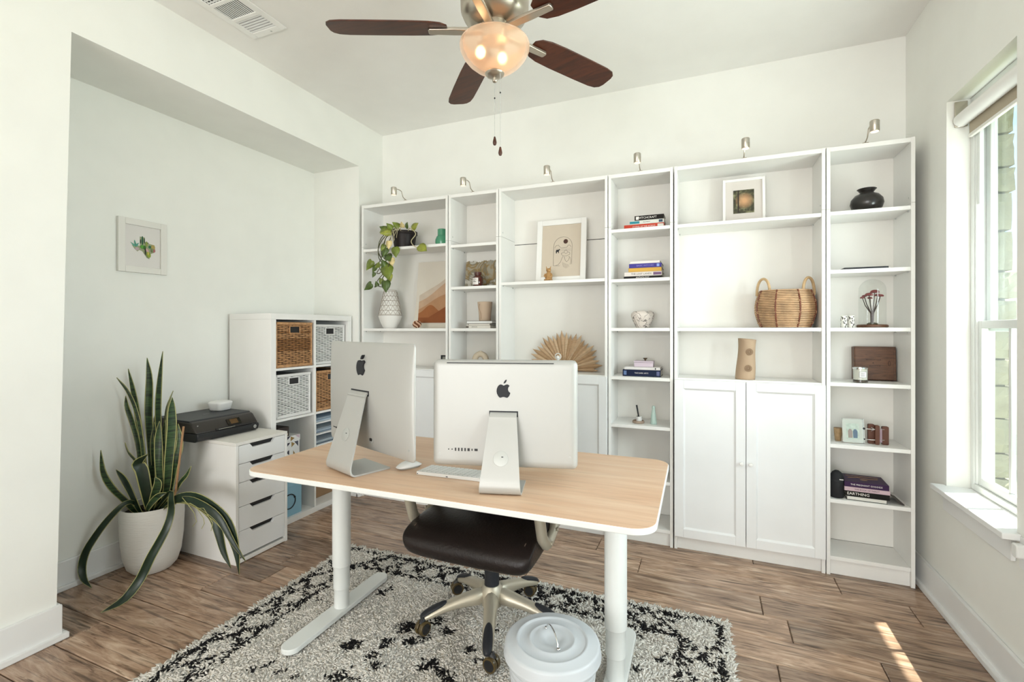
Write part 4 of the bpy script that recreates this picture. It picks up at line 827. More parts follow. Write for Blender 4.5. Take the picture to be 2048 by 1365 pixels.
# blue box
bl = thing('storage_box', 'light blue lidded storage box in the lowest near cube', 'box', (-2.86, 2.460, rows[3]+0.0005))
mk('box_blue', '#8fbcd0', 0.6, var=0.03)
B(-0.15, -0.109, 0, 0.15, 0.109, 0.235).build('body', 'box_blue', bl, bevel=0.0015); B(-0.155, -0.114, 0.205, 0.155, 0.114, 0.262).build('lid', 'box_blue', bl, bevel=0.002)
rg = MB().tube([(0.154, 0.050*math.cos(2*PI*i/32), 0.105+0.050*math.sin(2*PI*i/32)) for i in range(32)], 0.0035, 6, True).build('ring_handle', 'charcoal', bl)
for s in (-1, 1): MB().ball((0.152, s*0.052*0.9, 0.105+s*0.02), 0.007).build('rivet', 'charcoal', rg)
cb = thing('cardboard_box', 'brown cardboard box in the lowest far cube', 'box', (-2.93, colY[1], rows[3]+0.0005))
mk('cardboard', '#9b7b5c', 0.85, var=0.08)
B(-0.12, -0.155, 0, 0.12, 0.155, 0.15).build('body', 'cardboard', cb, bevel=0.001)
fs_ = MB()
for i in range(9): fs_.box(-0.05, -0.14+0.03*i, 0.1505, 0.10, -0.125+0.03*i, 0.172+0.01*math.sin(i*2.1))
tag(fs_.build('file_edges', mk('file_brown', '#6b5543', 0.8), cb), kind='stuff')

# ---------------------------------------------------------------- drawer unit
DX0, DX1, DY0, DY1, DH = -3.066, -2.490, 1.888, 2.246, 0.702
du = thing('drawer_unit', 'white five-drawer unit beside the snake plant', 'drawer unit', ((DX0+DX1)/2, (DY0+DY1)/2, 0))
def dp(n, mb, m='shelf_white', bev=0.001, par=du): return mb.build(n, m, par, bevel=bev, world=True)
tt = 0.018
dp('top_board', B(DX0, DY0, DH-tt, DX1, DY1, DH), 'panel_white'); dp('side_panel', B(DX0, DY0, 0, DX1, DY0+tt, DH-tt-0.0008)); dp('side_panel', B(DX0, DY1-tt, 0, DX1, DY1, DH-tt-0.0008))
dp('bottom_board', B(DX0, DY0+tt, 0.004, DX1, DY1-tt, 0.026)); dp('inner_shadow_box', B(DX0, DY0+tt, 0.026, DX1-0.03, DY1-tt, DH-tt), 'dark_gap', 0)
hs_ = [0.108, 0.108, 0.140, 0.140, 0.148]; z1 = DH-tt-0.003; a, b = DY0+tt+0.0025, DY1-tt-0.0025; ym = (a+b)/2
for h in hs_:
    z0 = z1-h+0.003; c0, c1, dd = 0.088, 0.062, 0.024
    poly = [(a, z0), (b, z0), (b, z1), (ym+c0, z1), (ym+c1+0.006, z1-dd), (ym-c1-0.006, z1-dd), (ym-c0, z1), (a, z1)]
    dr = dp('drawer', MB().prism(poly, DX1-0.020, DX1-0.002, 'x'), 'door_white', 0.001)
    dp('cutout_shade', B(DX1-0.029, a+0.01, z0+0.01, DX1-0.0205, b-0.01, z1-0.004), 'black', 0, dr)  # black slab puts shade behind the grip cutout
    z1 = z0-0.003
# printer
pn = thing('printer', 'black inkjet printer on top of the white drawer unit', 'printer', (-2.88, 2.000, DH+0.0005))
mk('printer_black', (0.012, 0.013, 0.015), 0.34); mk('printer_top', (0.030, 0.032, 0.036), 0.5, bump=0.1, bscale=300); mk('printer_brown', (0.026, 0.022, 0.019), 0.3)
sec = [(-0.19, 0.0), (0.155, 0.0), (0.185, 0.012), (0.196, 0.035), (0.192, 0.052), (0.140, 0.108), (0.122, 0.118), (-0.19, 0.122)]   # x, z
hw = 0.200
MB().prism([(x, z) for x, z in [(-0.19, 0), (0.165, 0), (0.188, 0.010), (0.196, 0.034), (0.192, 0.050), (-0.19, 0.050)]], -hw, hw, 'y').build('tray_body', 'printer_black', pn, bevel=0.006, seg=3)
def yprism(pts, y0, y1): return MB().prism(pts, y0, y1, 'y')
yprism([(-0.19, 0.0505), (0.188, 0.0505), (0.142, 0.104), (0.128, 0.112), (-0.19, 0.116)], -hw, hw).build('upper_body', 'printer_brown', pn, bevel=0.008, seg=3)
yprism([(-0.188, 0.1165), (0.120, 0.1125), (0.112, 0.120), (-0.188, 0.124)], -hw+0.004, hw-0.004).build('scanner_lid', 'printer_top', pn, bevel=0.002)
sl = MB(Matrix(((0, -0.65, 0.76, 0.166), (1, 0, 0, 0), (0, 0.76, 0.65, 0.078), (0, 0, 0, 1))))   # local x->Y, local y-> up the slope, local z -> outward
sl.prism(rrect(0.088, 0.044, 0.003, 3, 0.045, 0.004), -0.004, 0.0035).build('screen_bezel', 'black_gloss', pn)
sl = MB(sl.M); sl.prism(rrect(0.050, 0.032, 0.002, 3, 0.045, 0.004), 0.0030, 0.0042).build('screen', mk('screen_amber', '#5d4528', 0.2), pn)
sl = MB(sl.M); sl.box(-0.085, -0.036, -0.002, 0.150, -0.022, 0.003); sl.build('output_slot', 'black', pn)
sl = MB(sl.M); sl.box(-0.070, -0.034, 0.003, 0.035, -0.031, 0.004); sl.build('slot_highlight', 'chrome', pn)
sl = MB(sl.M); sl.prism([(-0.175+0.003*math.cos(k), 0.016+0.003*math.sin(k)) for k in [2*PI*i/12 for i in range(12)]], 0.0, 0.004); sl.build('power_button', 'alu', pn)
text_mb('ENVY', 0.016, T(-0.02, 0.0, 0.1222) @ Matrix.Rotation(rad(90), 4, 'Z'), 0.0006).build('lid_lettering', 'alu', pn, smooth=False)
bdg = MB(T(0.1955, 0.168, 0.030) @ FACE_X).prism([(0.0105*math.cos(2*PI*i/20), 0.0105*math.sin(2*PI*i/20)) for i in range(20)], 0.0, 0.0012).build('badge', 'alu', pn)
text_mb('hp', 0.014, T(0.1968, 0.168, 0.031) @ FACE_X, 0.0004).build('badge_lettering', 'charcoal', bdg, smooth=False)
rt = thing('wifi_router', 'small white rounded router on top of the printer', 'router', (-2.955, 2.130, DH+0.1250), rad(12))
rv = MB(); rings = [(0.092, 0.0), (0.098, 0.003), (0.116, 0.040), (0.118, 0.046), (0.114, 0.052), (0.100, 0.057), (0.060, 0.060), (0.020, 0.061)]; nR = 36
for w_, z in rings: rv.v += [(x, y, z) for x, y in rrect(w_, w_, w_*0.28, 8)]
for i in range(len(rings)-1):
    for k in range(nR): rv.f.append((i*nR+k, i*nR+(k+1) % nR, (i+1)*nR+(k+1) % nR, (i+1)*nR+k))
rv.f += [tuple(range(nR))[::-1], tuple((len(rings)-1)*nR+k for k in range(nR))]; rv.mi = [0]*len(rv.f)
rv.build('shell', 'white', rt, angle=60)
MB().prism(rrect(0.08, 0.08, 0.02, 6), -0.001, 0.0).build('foot_pad', 'charcoal', rt)
# ---------------------------------------------------------------- wall picture in niche
wp = thing('framed_print', 'small white framed cactus collage print on the niche wall', 'picture frame', (XN+0.001, 1.748, 1.688))
W, H, fw = 0.262, 0.312, 0.036
f = MB()
for y0, y1, z0, z1 in ((-W/2, -W/2+fw, 0, H), (W/2-fw, W/2, 0, H), (-W/2+fw, W/2-fw, 0, fw), (-W/2+fw, W/2-fw, H-fw, H)): f.box(0, y0, z0, 0.020, y1, z1)
f.build('frame', mk('frame_cream', (0.78, 0.76, 0.71), 0.5), wp, bevel=0.002)
pr = B(0.001, -W/2+fw, fw, 0.010, W/2-fw, H-fw).build('print', mk('print_white', (0.74, 0.71, 0.68), 0.8), wp)
S = 0.125; cy_, cz_ = 0.004, 0.155
state = [(-0.16, 0.48), (0.06, 0.46), (0.06, 0.26), (0.22, 0.2), (0.48, 0.16), (0.5, 0.0), (0.52, -0.1), (0.44, -0.22), (0.32, -0.28), (0.24, -0.36), (0.26, -0.54), (0.14, -0.5), (0.06, -0.38), (-0.06, -0.2), (-0.18, -0.16), (-0.26, -0.24), (-0.38, -0.14), (-0.5, 0.04), (-0.16, 0.04)]
def pc_(poly, col, off):
    MB().prism([(cy_+x*S, cz_+z*S) for x, z in poly], 0.0095+off, 0.0105+off, 'x').build('printed_shape', mk('cut'+col, col, 0.8), pr, smooth=False)
pc_(state, '#9aa17f', 0)
def ell(cx, cz0, rx, rz, rot=0, n=12): return [(cx+rx*math.cos(2*PI*i/n)*math.cos(rot)-rz*math.sin(2*PI*i/n)*math.sin(rot), cz0+rx*math.cos(2*PI*i/n)*math.sin(rot)+rz*math.sin(2*PI*i/n)*math.cos(rot)) for i in range(n)]
for i, (poly, col) in enumerate(((ell(-0.05, 0.3, 0.04, 0.22), '#2f5d44'), (ell(-0.13, 0.25, 0.022, 0.11), '#22382e'), (ell(0.035, 0.30, 0.022, 0.13), '#2b4034'), ([(-0.56, 0.16), (-0.36, 0.06), (-0.2, 0.18), (-0.26, 0.0), (-0.42, -0.02)], '#5fa08d'), (ell(-0.36, 0.12, 0.03, 0.16, 0.2), '#4f9480'), (ell(-0.28, -0.12, 0.09, 0.07), '#b8a0a4'), (ell(-0.05, 0.0, 0.10, 0.09), '#5b9a3c'), (ell(0.04, -0.02, 0.06, 0.10), '#3d6a2c'),
                                 (ell(0.12, 0.16, 0.05, 0.13), '#8a9a4c'), (ell(0.26, 0.04, 0.055, 0.07), '#2f6b4a'), (ell(0.18, 0.22, 0.02, 0.02), '#3a2030'), (ell(0.4, 0.04, 0.09, 0.12), '#a9985a'), (ell(0.44, -0.12, 0.06, 0.08), '#a8686a'), (ell(0.36, -0.1, 0.05, 0.1), '#6f7f5a'), (ell(0.06, -0.2, 0.022, 0.17), '#232b22'), (ell(0.14, -0.14, 0.05, 0.10, 0.5), '#c9a0a0'), (ell(0.2, -0.34, 0.09, 0.14, 0.3), '#8fa03a'), (ell(0.18, -0.28, 0.03, 0.08), '#c9b060'))): pc_(poly, col, 0.0006+0.0003*i)
# ---------------------------------------------------------------- snake plant
LV = [[(-2.822, 1.71, 0.436), (-2.845, 1.701, 0.676), (-2.856, 1.696, 0.873), (-2.851, 1.698, 1.042), (-2.838, 1.704, 1.231)], [(-2.909, 1.696, 0.429), (-2.938, 1.705, 0.666), (-2.952, 1.7, 0.866), (-2.949, 1.701, 1.066), (-2.962, 1.695, 1.192)], [(-2.957, 1.698, 0.408), (-2.986, 1.686, 0.666), (-3.012, 1.675, 0.866), (-3.036, 1.665, 1.009), (-3.063, 1.654, 1.129)], [(-2.882, 1.642, 0.422), (-2.892, 1.638, 0.686), (-2.921, 1.626, 0.88), (-2.967, 1.607, 1.005), (-3.031, 1.58, 1.086)], [(-2.942, 1.661, 0.436), (-2.96, 1.653, 0.676), (-2.991, 1.64, 0.817), (-3.022, 1.627, 0.915), (-3.03, 1.624, 0.98)], [(-2.878, 1.752, 0.416), (-2.907, 1.762, 0.655), (-2.902, 1.764, 0.859), (-2.883, 1.772, 0.946), (-2.867, 1.778, 0.998)], [(-2.774, 1.687, 0.464), (-2.741, 1.679, 0.636), (-2.728, 1.684, 0.801), (-2.728, 1.684, 0.912), (-2.723, 1.686, 0.98)], [(-2.931, 1.73, 0.416), (-2.963, 1.738, 0.655), (-2.952, 1.743, 0.83), (-2.944, 1.746, 0.975)], [(-2.813, 1.681, 0.433), (-2.791, 1.658, 0.609), (-2.794, 1.657, 0.746), (-2.789, 1.659, 0.848)], [(-2.778, 1.707, 0.443), (-2.731, 1.705, 0.603), (-2.705, 1.715, 0.714), (-2.715, 1.711, 0.83)], [(-2.757, 1.716, 0.429), (-2.7, 1.717, 0.506), (-2.659, 1.724, 0.55), (-2.629, 1.725, 0.6)], [(-2.936, 1.62, 0.348), (-2.964, 1.586, 0.416), (-2.97, 1.53, 0.501), (-3.0, 1.506, 0.585), (-3.018, 1.499, 0.704)], [(-2.888, 1.618, 0.355), (-2.911, 1.587, 0.464), (-2.935, 1.566, 0.536), (-2.976, 1.549, 0.59)], [(-2.924, 1.668, 0.507), (-2.945, 1.637, 0.611), (-2.978, 1.613, 0.67), (-3.001, 1.604, 0.723)], [(-2.842, 1.637, 0.388), (-2.83, 1.61, 0.508), (-2.836, 1.596, 0.593), (-2.845, 1.582, 0.634), (-2.793, 1.603, 0.68)], [(-2.83, 1.642, 0.374), (-2.779, 1.63, 0.454), (-2.754, 1.63, 0.517), (-2.758, 1.618, 0.555)], [(-2.826, 1.622, 0.368), (-2.784, 1.618, 0.414), (-2.738, 1.626, 0.455), (-2.711, 1.648, 0.468)], [(-2.917, 1.714, 0.408), (-2.915, 1.715, 0.551), (-2.925, 1.711, 0.694), (-2.923, 1.712, 0.823)], [(-2.899, 1.743, 0.401), (-2.894, 1.746, 0.574), (-2.896, 1.744, 0.718), (-2.888, 1.748, 0.833)]]
LA = [(-2.901, 1.591, 0.407), (-2.896, 1.55, 0.416), (-2.91, 1.522, 0.391), (-2.943, 1.487, 0.333), (-2.997, 1.464, 0.253), (-3.041, 1.446, 0.174), (-3.061, 1.438, 0.094), (-3.027, 1.431, 0.039), (-2.952, 1.427, 0.014)]
LB = [(-2.714, 1.668, 0.464), (-2.667, 1.644, 0.437), (-2.583, 1.593, 0.401), (-2.571, 1.565, 0.336), (-2.596, 1.544, 0.263), (-2.625, 1.521, 0.191), (-2.666, 1.493, 0.081), (-2.673, 1.426, 0.014), (-2.651, 1.319, 0.014)]
LC = [[(-2.746, 1.677, 0.388), (-2.623, 1.663, 0.443), (-2.508, 1.667, 0.452), (-2.384, 1.675, 0.414), (-2.293, 1.691, 0.344), (-2.243, 1.701, 0.233), (-2.228, 1.707, 0.091)], [(-2.735, 1.681, 0.402), (-2.545, 1.652, 0.452), (-2.41, 1.654, 0.431), (-2.319, 1.67, 0.374), (-2.248, 1.688, 0.263), (-2.188, 1.713, 0.163)], [(-2.71, 1.692, 0.416), (-2.508, 1.667, 0.439), (-2.374, 1.669, 0.392), (-2.333, 1.675, 0.306), (-2.309, 1.685, 0.202), (-2.276, 1.698, 0.117)]]

PC = (-2.911, 1.695)
sn = thing('snake_plant', 'tall potted snake plant with drooping leaves in the niche', 'plant', (PC[0], PC[1], 0))
pr_ = [(0.072, 0), (0.095, 0.004), (0.118, 0.03), (0.136, 0.09), (0.146, 0.18), (0.151, 0.30), (0.150, 0.362), (0.146, 0.368), (0.138, 0.364), (0.136, 0.31)]
MB().lathe(pr_, 56).build('pot', mk('pot_white', (0.74, 0.73, 0.69), 0.75, bump=0.35, bscale=22, stretch=None or (1, 1, 7)), sn)
MB().lathe([(0.001, 0.332), (0.137, 0.330)], 40, cap=False).build('soil', mk('soil', '#2a211a', 0.95, bump=0.8), sn)
lm = bpy.data.materials.new('snake_leaf'); lm.use_nodes = True; N = lm.node_tree.nodes; L = lm.node_tree.links
tc = N.new('ShaderNodeTexCoord'); mp = N.new('ShaderNodeMapping'); mp.inputs['Scale'].default_value = (6, 6, 60); L.new(tc.outputs['Object'], mp.inputs[0]); n1 = N.new('ShaderNodeTexNoise'); n1.inputs['Scale'].default_value = 1.3; n1.inputs['Detail'].default_value = 3; n1.inputs['Distortion'].default_value = 1; L.new(mp.outputs[0], n1.inputs['Vector'])
rp = N.new('ShaderNodeValToRGB'); e = rp.color_ramp.elements; e[0].position = 0.38; e[0].color = srgb('#16281a'); e[1].position = 0.66; e[1].color = srgb('#3d5832'); L.new(n1.outputs[0], rp.inputs[0]); L.new(rp.outputs[0], N['Principled BSDF'].inputs['Base Color']); N['Principled BSDF'].inputs['Roughness'].default_value = 0.35; MATS['snake_leaf'] = lm
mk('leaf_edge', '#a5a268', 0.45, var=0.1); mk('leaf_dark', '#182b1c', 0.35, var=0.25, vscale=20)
def catmull(pts, n):
    P = [Vector(p) for p in pts]; out = []
    P = [P[0]*2-P[1]]+P+[P[-1]*2-P[-2]]; segs = len(P)-3
    for i in range(n+1):
        t_ = i/n*segs; k = min(int(t_), segs-1); u = t_-k; a, b, c, d = P[k:k+4]
        out.append(0.5*((2*b)+(c-a)*u+(2*a-5*b+4*c-d)*u*u+(3*b-a-3*c+d)*u**3))
    return out
def blade_leaf(pts, wmax, facing, mats, parent, peak=0.5, n=18, twist=0.0, name='leaf', base=0.45, edge=0.8):
    P = catmull(pts, n); vs = []; fs = []; mi = []
    fa = Vector(facing).normalized()
    cx = [-1, -edge, 0, edge, 1]
    for i, p in enumerate(P):
        u = i/n; tg = (P[min(n, i+1)]-P[max(0, i-1)]).normalized(); f = (Matrix.Rotation(twist*u, 3, tg) @ fa); f = (f-tg*f.dot(tg)); f.normalize(); s = tg.cross(f)
        w_ = base+(1-base)*math.sin(PI/2*min(1, u/peak)) if u < peak else (max(0.0, 1-((u-peak)/(1-peak))**2.2))
        w_ = max(0.02, w_)*wmax/2
        for c in cx: vs.append(p+s*(c*w_)+f*(0.35*w_*(abs(c)**1.5)))
    for i in range(n):
        for q in range(4):
            fs.append((i*5+q, i*5+q+1, (i+1)*5+q+1, (i+1)*5+q)); mi.append(1 if q in (0, 3) else 0)
    m_ = MB(); m_.v = [tuple(v) for v in vs]; m_.f = fs; m_.mi = mi
    o = m_.build(name, mats, parent, world=True, angle=75); s_ = o.modifiers.new('t', 'SOLIDIFY'); s_.thickness = 0.003
    return o
CD = (0.38, -0.92, 0.05); rr = random.Random(21)
WD = [0.052, 0.050, 0.036, 0.044, 0.032, 0.046, 0.056, 0.044, 0.048, 0.046, 0.03, 0.050, 0.046, 0.034, 0.075, 0.05, 0.04, 0.05, 0.044]
for i, l in enumerate(LV):
    b0 = (PC[0]+(l[0][0]-PC[0])*0.55, PC[1]+(l[0][1]-PC[1])*0.55, 0.325)
    fc = (CD[0]+rr.uniform(-.5, .5), CD[1]+rr.uniform(-.2, .2), CD[2])
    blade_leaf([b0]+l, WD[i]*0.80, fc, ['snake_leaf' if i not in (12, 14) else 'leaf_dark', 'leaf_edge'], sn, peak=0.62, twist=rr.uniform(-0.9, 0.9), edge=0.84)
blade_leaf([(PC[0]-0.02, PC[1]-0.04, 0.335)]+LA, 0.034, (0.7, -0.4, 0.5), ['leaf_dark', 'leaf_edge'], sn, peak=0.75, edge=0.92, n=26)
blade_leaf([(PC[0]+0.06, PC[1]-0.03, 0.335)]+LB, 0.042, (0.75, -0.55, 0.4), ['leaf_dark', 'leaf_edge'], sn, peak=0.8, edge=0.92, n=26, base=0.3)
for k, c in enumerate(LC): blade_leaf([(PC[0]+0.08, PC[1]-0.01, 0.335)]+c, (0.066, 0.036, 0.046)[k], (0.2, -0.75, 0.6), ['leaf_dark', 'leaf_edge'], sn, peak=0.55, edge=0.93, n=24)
MB().tube([(-2.775, 1.70, 0.296), (-2.715, 1.70, 0.47), (-2.648, 1.698, 0.822)], 0.0055, 8).build('bamboo_stake', mk('bamboo', '#a67f5a', 0.5, var=0.12), sn, world=True)
fb = MB()
for k in range(3): fb.tube([(-2.55+0.06*k, 1.628, 0.47-0.02*k), (-2.50+0.06*k, 1.626, 0.44), (-2.46+0.07*k, 1.632, 0.40-0.015*k), (-2.44+0.06*k, 1.63, 0.36), (-2.47+0.07*k, 1.63, 0.33)], 0.0016, 5)
tag(fb.build('dry_fibre', 'leaf_edge', sn, world=True), 'dry curling leaf edge fibres', kind='stuff')
# ---------------------------------------------------------------- pothos
po_ = thing('pothos', 'trailing pothos in a dark pot hanging over the shelf edge', 'plant', (-2.262, 3.19, 2.0035))
MB().lathe([(0.075, 0), (0.080, 0.004), (0.096, 0.11), (0.104, 0.112), (0.104, 0.135), (0.098, 0.136), (0.095, 0.11)], 36).build('pot', mk('pot_brown', (0.016, 0.011, 0.010), 0.45, spec=0.25), po_)
MB().lathe([(0.001, 0.118), (0.096, 0.116)], 24, cap=False).build('soil', 'soil', po_)
mk('vine', '#4a4a2c', 0.7, var=0.3); mk('vine_pale', '#b8ae8c', 0.7)
VN = [[(-2.25, 3.15, 2.13), (-2.27, 3.08, 2.150), (-2.365, 3.05, 2.069), (-2.408, 3.045, 1.985), (-2.384, 3.045, 1.924), (-2.345, 3.045, 1.863), (-2.336, 3.045, 1.803), (-2.369, 3.045, 1.746), (-2.345, 3.045, 1.686)],
      [(-2.23, 3.16, 2.13), (-2.27, 3.08, 2.148), (-2.298, 3.05, 2.056), (-2.321, 3.04, 1.96), (-2.336, 3.04, 1.862), (-2.384, 3.045, 1.825), (-2.400, 3.045, 1.85), (-2.452, 3.05, 1.868)],
      [(-2.28, 3.15, 2.13), (-2.30, 3.07, 2.14), (-2.35, 3.04, 2.03), (-2.372, 3.04, 1.95), (-2.33, 3.04, 1.90), (-2.30, 3.04, 1.92), (-2.285, 3.04, 1.95)],
      [(-2.20, 3.15, 2.13), (-2.12, 3.06, 2.135), (-2.06, 3.05, 2.085), (-2.100, 3.05, 2.034), (-2.075, 3.045, 1.994), (-2.03, 3.045, 1.972)],
      [(-2.345, 3.045, 1.804), (-2.403, 3.04, 1.747), (-2.44, 3.045, 1.69), (-2.418, 3.045, 1.70), (-2.37, 3.045, 1.69), (-2.345, 3.045, 1.72)],
      [(-2.26, 3.14, 2.13), (-2.32, 3.06, 2.12), (-2.39, 3.04, 2.05), (-2.40, 3.04, 1.93), (-2.36, 3.04, 1.88), (-2.31, 3.04, 1.90), (-2.30, 3.04, 1.86), (-2.33, 3.04, 1.80), (-2.31, 3.04, 1.76), (-2.33, 3.04, 1.72)],
      [(-2.30, 3.12, 2.13), (-2.33, 3.05, 2.08), (-2.345, 3.035, 2.00), (-2.38, 3.04, 1.90), (-2.43, 3.045, 1.87), (-2.46, 3.045, 1.84)],
      [(-2.345, 3.045, 1.84), (-2.39, 3.045, 1.80), (-2.42, 3.045, 1.80), (-2.40, 3.045, 1.83)]]
for i, v_ in enumerate(VN): MB().tube(catmull(v_, 26), 0.0034 if i else 0.004, 6).build('vine', 'vine' if i % 2 == 0 else ('vine_pale' if i == 3 else 'vine'), po_, world=True)
lc = [mk('pothos%d' % i, c, 0.35, var=0.3, vscale=25) for i, c in enumerate(('#6d7c2a', '#4a5f26', '#93983c', '#dcc890'))]
def heart(c, size, down, normal, mat, nm='leaf'):
    c = Vector(c); d = Vector(down).normalized(); nn = Vector(normal); nn = (nn-d*nn.dot(d)).normalized(); s = d.cross(nn)
    out = [(0, -0.42), (0.22, -0.5), (0.42, -0.36), (0.46, -0.1), (0.36, 0.2), (0.18, 0.45), (0, 0.72)]
    L_ = [c+s*(x*size)+d*(y*size)-nn*(0.22*abs(x)*size)+nn*(-0.10*size*max(0, y)**2) for x, y in out]; R_ = [c-s*(x*size)+d*(y*size)-nn*(0.22*abs(x)*size)+nn*(-0.10*size*max(0, y)**2) for x, y in out]
    mids = [c+d*(y*size)+nn*(-0.10*size*max(0, y)**2) for y in (-0.42, -0.4, -0.3, -0.08, 0.2, 0.45, 0.72)]
    vs = L_+R_+mids; fs = []
    for i in range(6): fs += [(i, i+1, 14+i+1, 14+i), (7+i+1, 7+i, 14+i, 14+i+1)]
    m_ = MB(); m_.v = [tuple(v) for v in vs]; m_.f = fs; m_.mi = [0]*len(fs)
    o = m_.build(nm, mat, po_, world=True, angle=80); o.modifiers.new('t', 'SOLIDIFY').thickness = 0.0012
for (x, y, z), s, dn, m_ in (((-2.365, 3.06, 2.155), .06, (-1, -.2, .4), 1), ((-2.315, 3.03, 2.115), .075, (-.9, -.5, -.25), 2), ((-2.25, 3.07, 2.170), .06, (-.7, -.4, .6), 0), ((-2.09, 3.07, 2.150), .07, (.9, -.2, .4), 2), ((-1.995, 3.035, 1.975), .085, (.8, -.2, -.5), 2), ((-2.236, 3.035, 1.962), .075, (.15, -.1, -1), 0), ((-2.295, 3.03, 2.02), .06, (0, -.1, -1), 3), ((-2.335, 3.03, 1.965), .07, (-.2, -.2, -1), 1), ((-2.30, 3.03, 1.92), .075, (.5, -.3, -.6), 1),
                             ((-2.480, 3.03, 1.872), .08, (-.5, -.1, -.8), 0), ((-2.31, 3.025, 1.815), .115, (.3, -.2, -.9), 0), ((-2.335, 3.03, 1.86), .07, (-.3, -.2, .7), 1), ((-2.435, 3.03, 1.835), .05, (-.5, -.1, -.9), 1), ((-2.49, 3.03, 1.70), .075, (-.8, -.1, -.6), 1), ((-2.32, 3.025, 1.70), .085, (.1, -.1, -1), 1), ((-2.268, 3.03, 1.885), .06, (.3, -.1, -1), 3), ((-2.41, 3.03, 1.71), .04, (-.3, -.1, .9), 1), ((-2.20, 3.07, 2.165), .045, (.2, -.6, .8), 3), ((-2.35, 3.04, 2.14), .06, (-.6, -.3, -.5), 0), ((-2.44, 3.03, 1.79), .04, (-.4, -.1, -1), 1), ((-2.29, 3.04, 2.155), .055, (-.3, -.5, .5), 0), ((-2.16, 3.07, 2.16), .05, (.5, -.4, .5), 1), ((-2.35, 3.03, 2.00), .055, (-.4, -.2, -.9), 0), ((-2.40, 3.03, 1.86), .05, (-.6, -.1, -.5), 0), ((-2.285, 3.025, 1.765), .06, (.4, -.1, -.9), 2), ((-2.37, 3.03, 1.735), .045, (-.2, -.1, -1), 0)):
    heart((x, y, z), s, dn, (0.25, -1, 0.35), lc[m_])
fz = MB(); r3 = random.Random(2)
for k in range(8):
    x = -2.34+0.11*r3.random(); fz.tube([(x, 3.10, 2.125), (x+r3.uniform(-.02, .02), 3.07, 2.15), (x+r3.uniform(-.03, .03), 3.05, 2.12), (x+r3.uniform(-.03, .03), 3.045, 2.08-0.05*r3.random())], 0.002, 5)
tag(fz.build('aerial_root', 'vine_pale', po_, world=True), 'pale tangled aerial roots', kind='stuff')
# ---------------------------------------------------------------- desk
DZ = 0.780; DCX, DCY = -0.957, 1.765
dk = thing('desk', 'birch-topped standing desk with white T-shaped legs', 'desk', (DCX, DCY, 0.0), rad(1.2))
DW, DD = 1.625, 0.785
MB().prism(rrect(DW, DD, 0.075, 10), DZ-0.021, DZ-0.0012).build('desktop_edge', 'metal_white', dk, bevel=0.003)
MB().prism(rrect(DW-0.006, DD-0.006, 0.073, 10), DZ-0.003, DZ).build('desktop', 'birch', dk)
MB().box(-0.60, -0.09, DZ-0.055, 0.60, 0.09, DZ-0.021).build('under_frame', 'metal_white', dk, bevel=0.003)
RT = 0.0285   # rug top under the feet
for s in (-1, 1):
    x = s*0.640
    lg = MB(); lg.lathe([(0.0415, 0.245), (0.0415, DZ-0.025)], 36, (x, 0, 0)); lg.build('leg', 'metal_white', dk)
    sg_ = MB(); sg_.lathe([(0.0370, 0.14), (0.0372, 0.238), (0.0415, 0.2450)], 36, (x, 0, 0)); sg_.build('leg_segment', 'metal_white', dk)
    s2 = MB(); s2.lathe([(0.0335, RT+0.02), (0.0335, 0.134), (0.0368, 0.14)], 36, (x, 0, 0)); s2.build('leg_segment', 'metal_white', dk)
    MB().prism(rrect(0.082, 0.660, 0.040, 10, x, -0.005), RT, RT+0.022).build('foot', 'metal_white', dk, bevel=0.003)
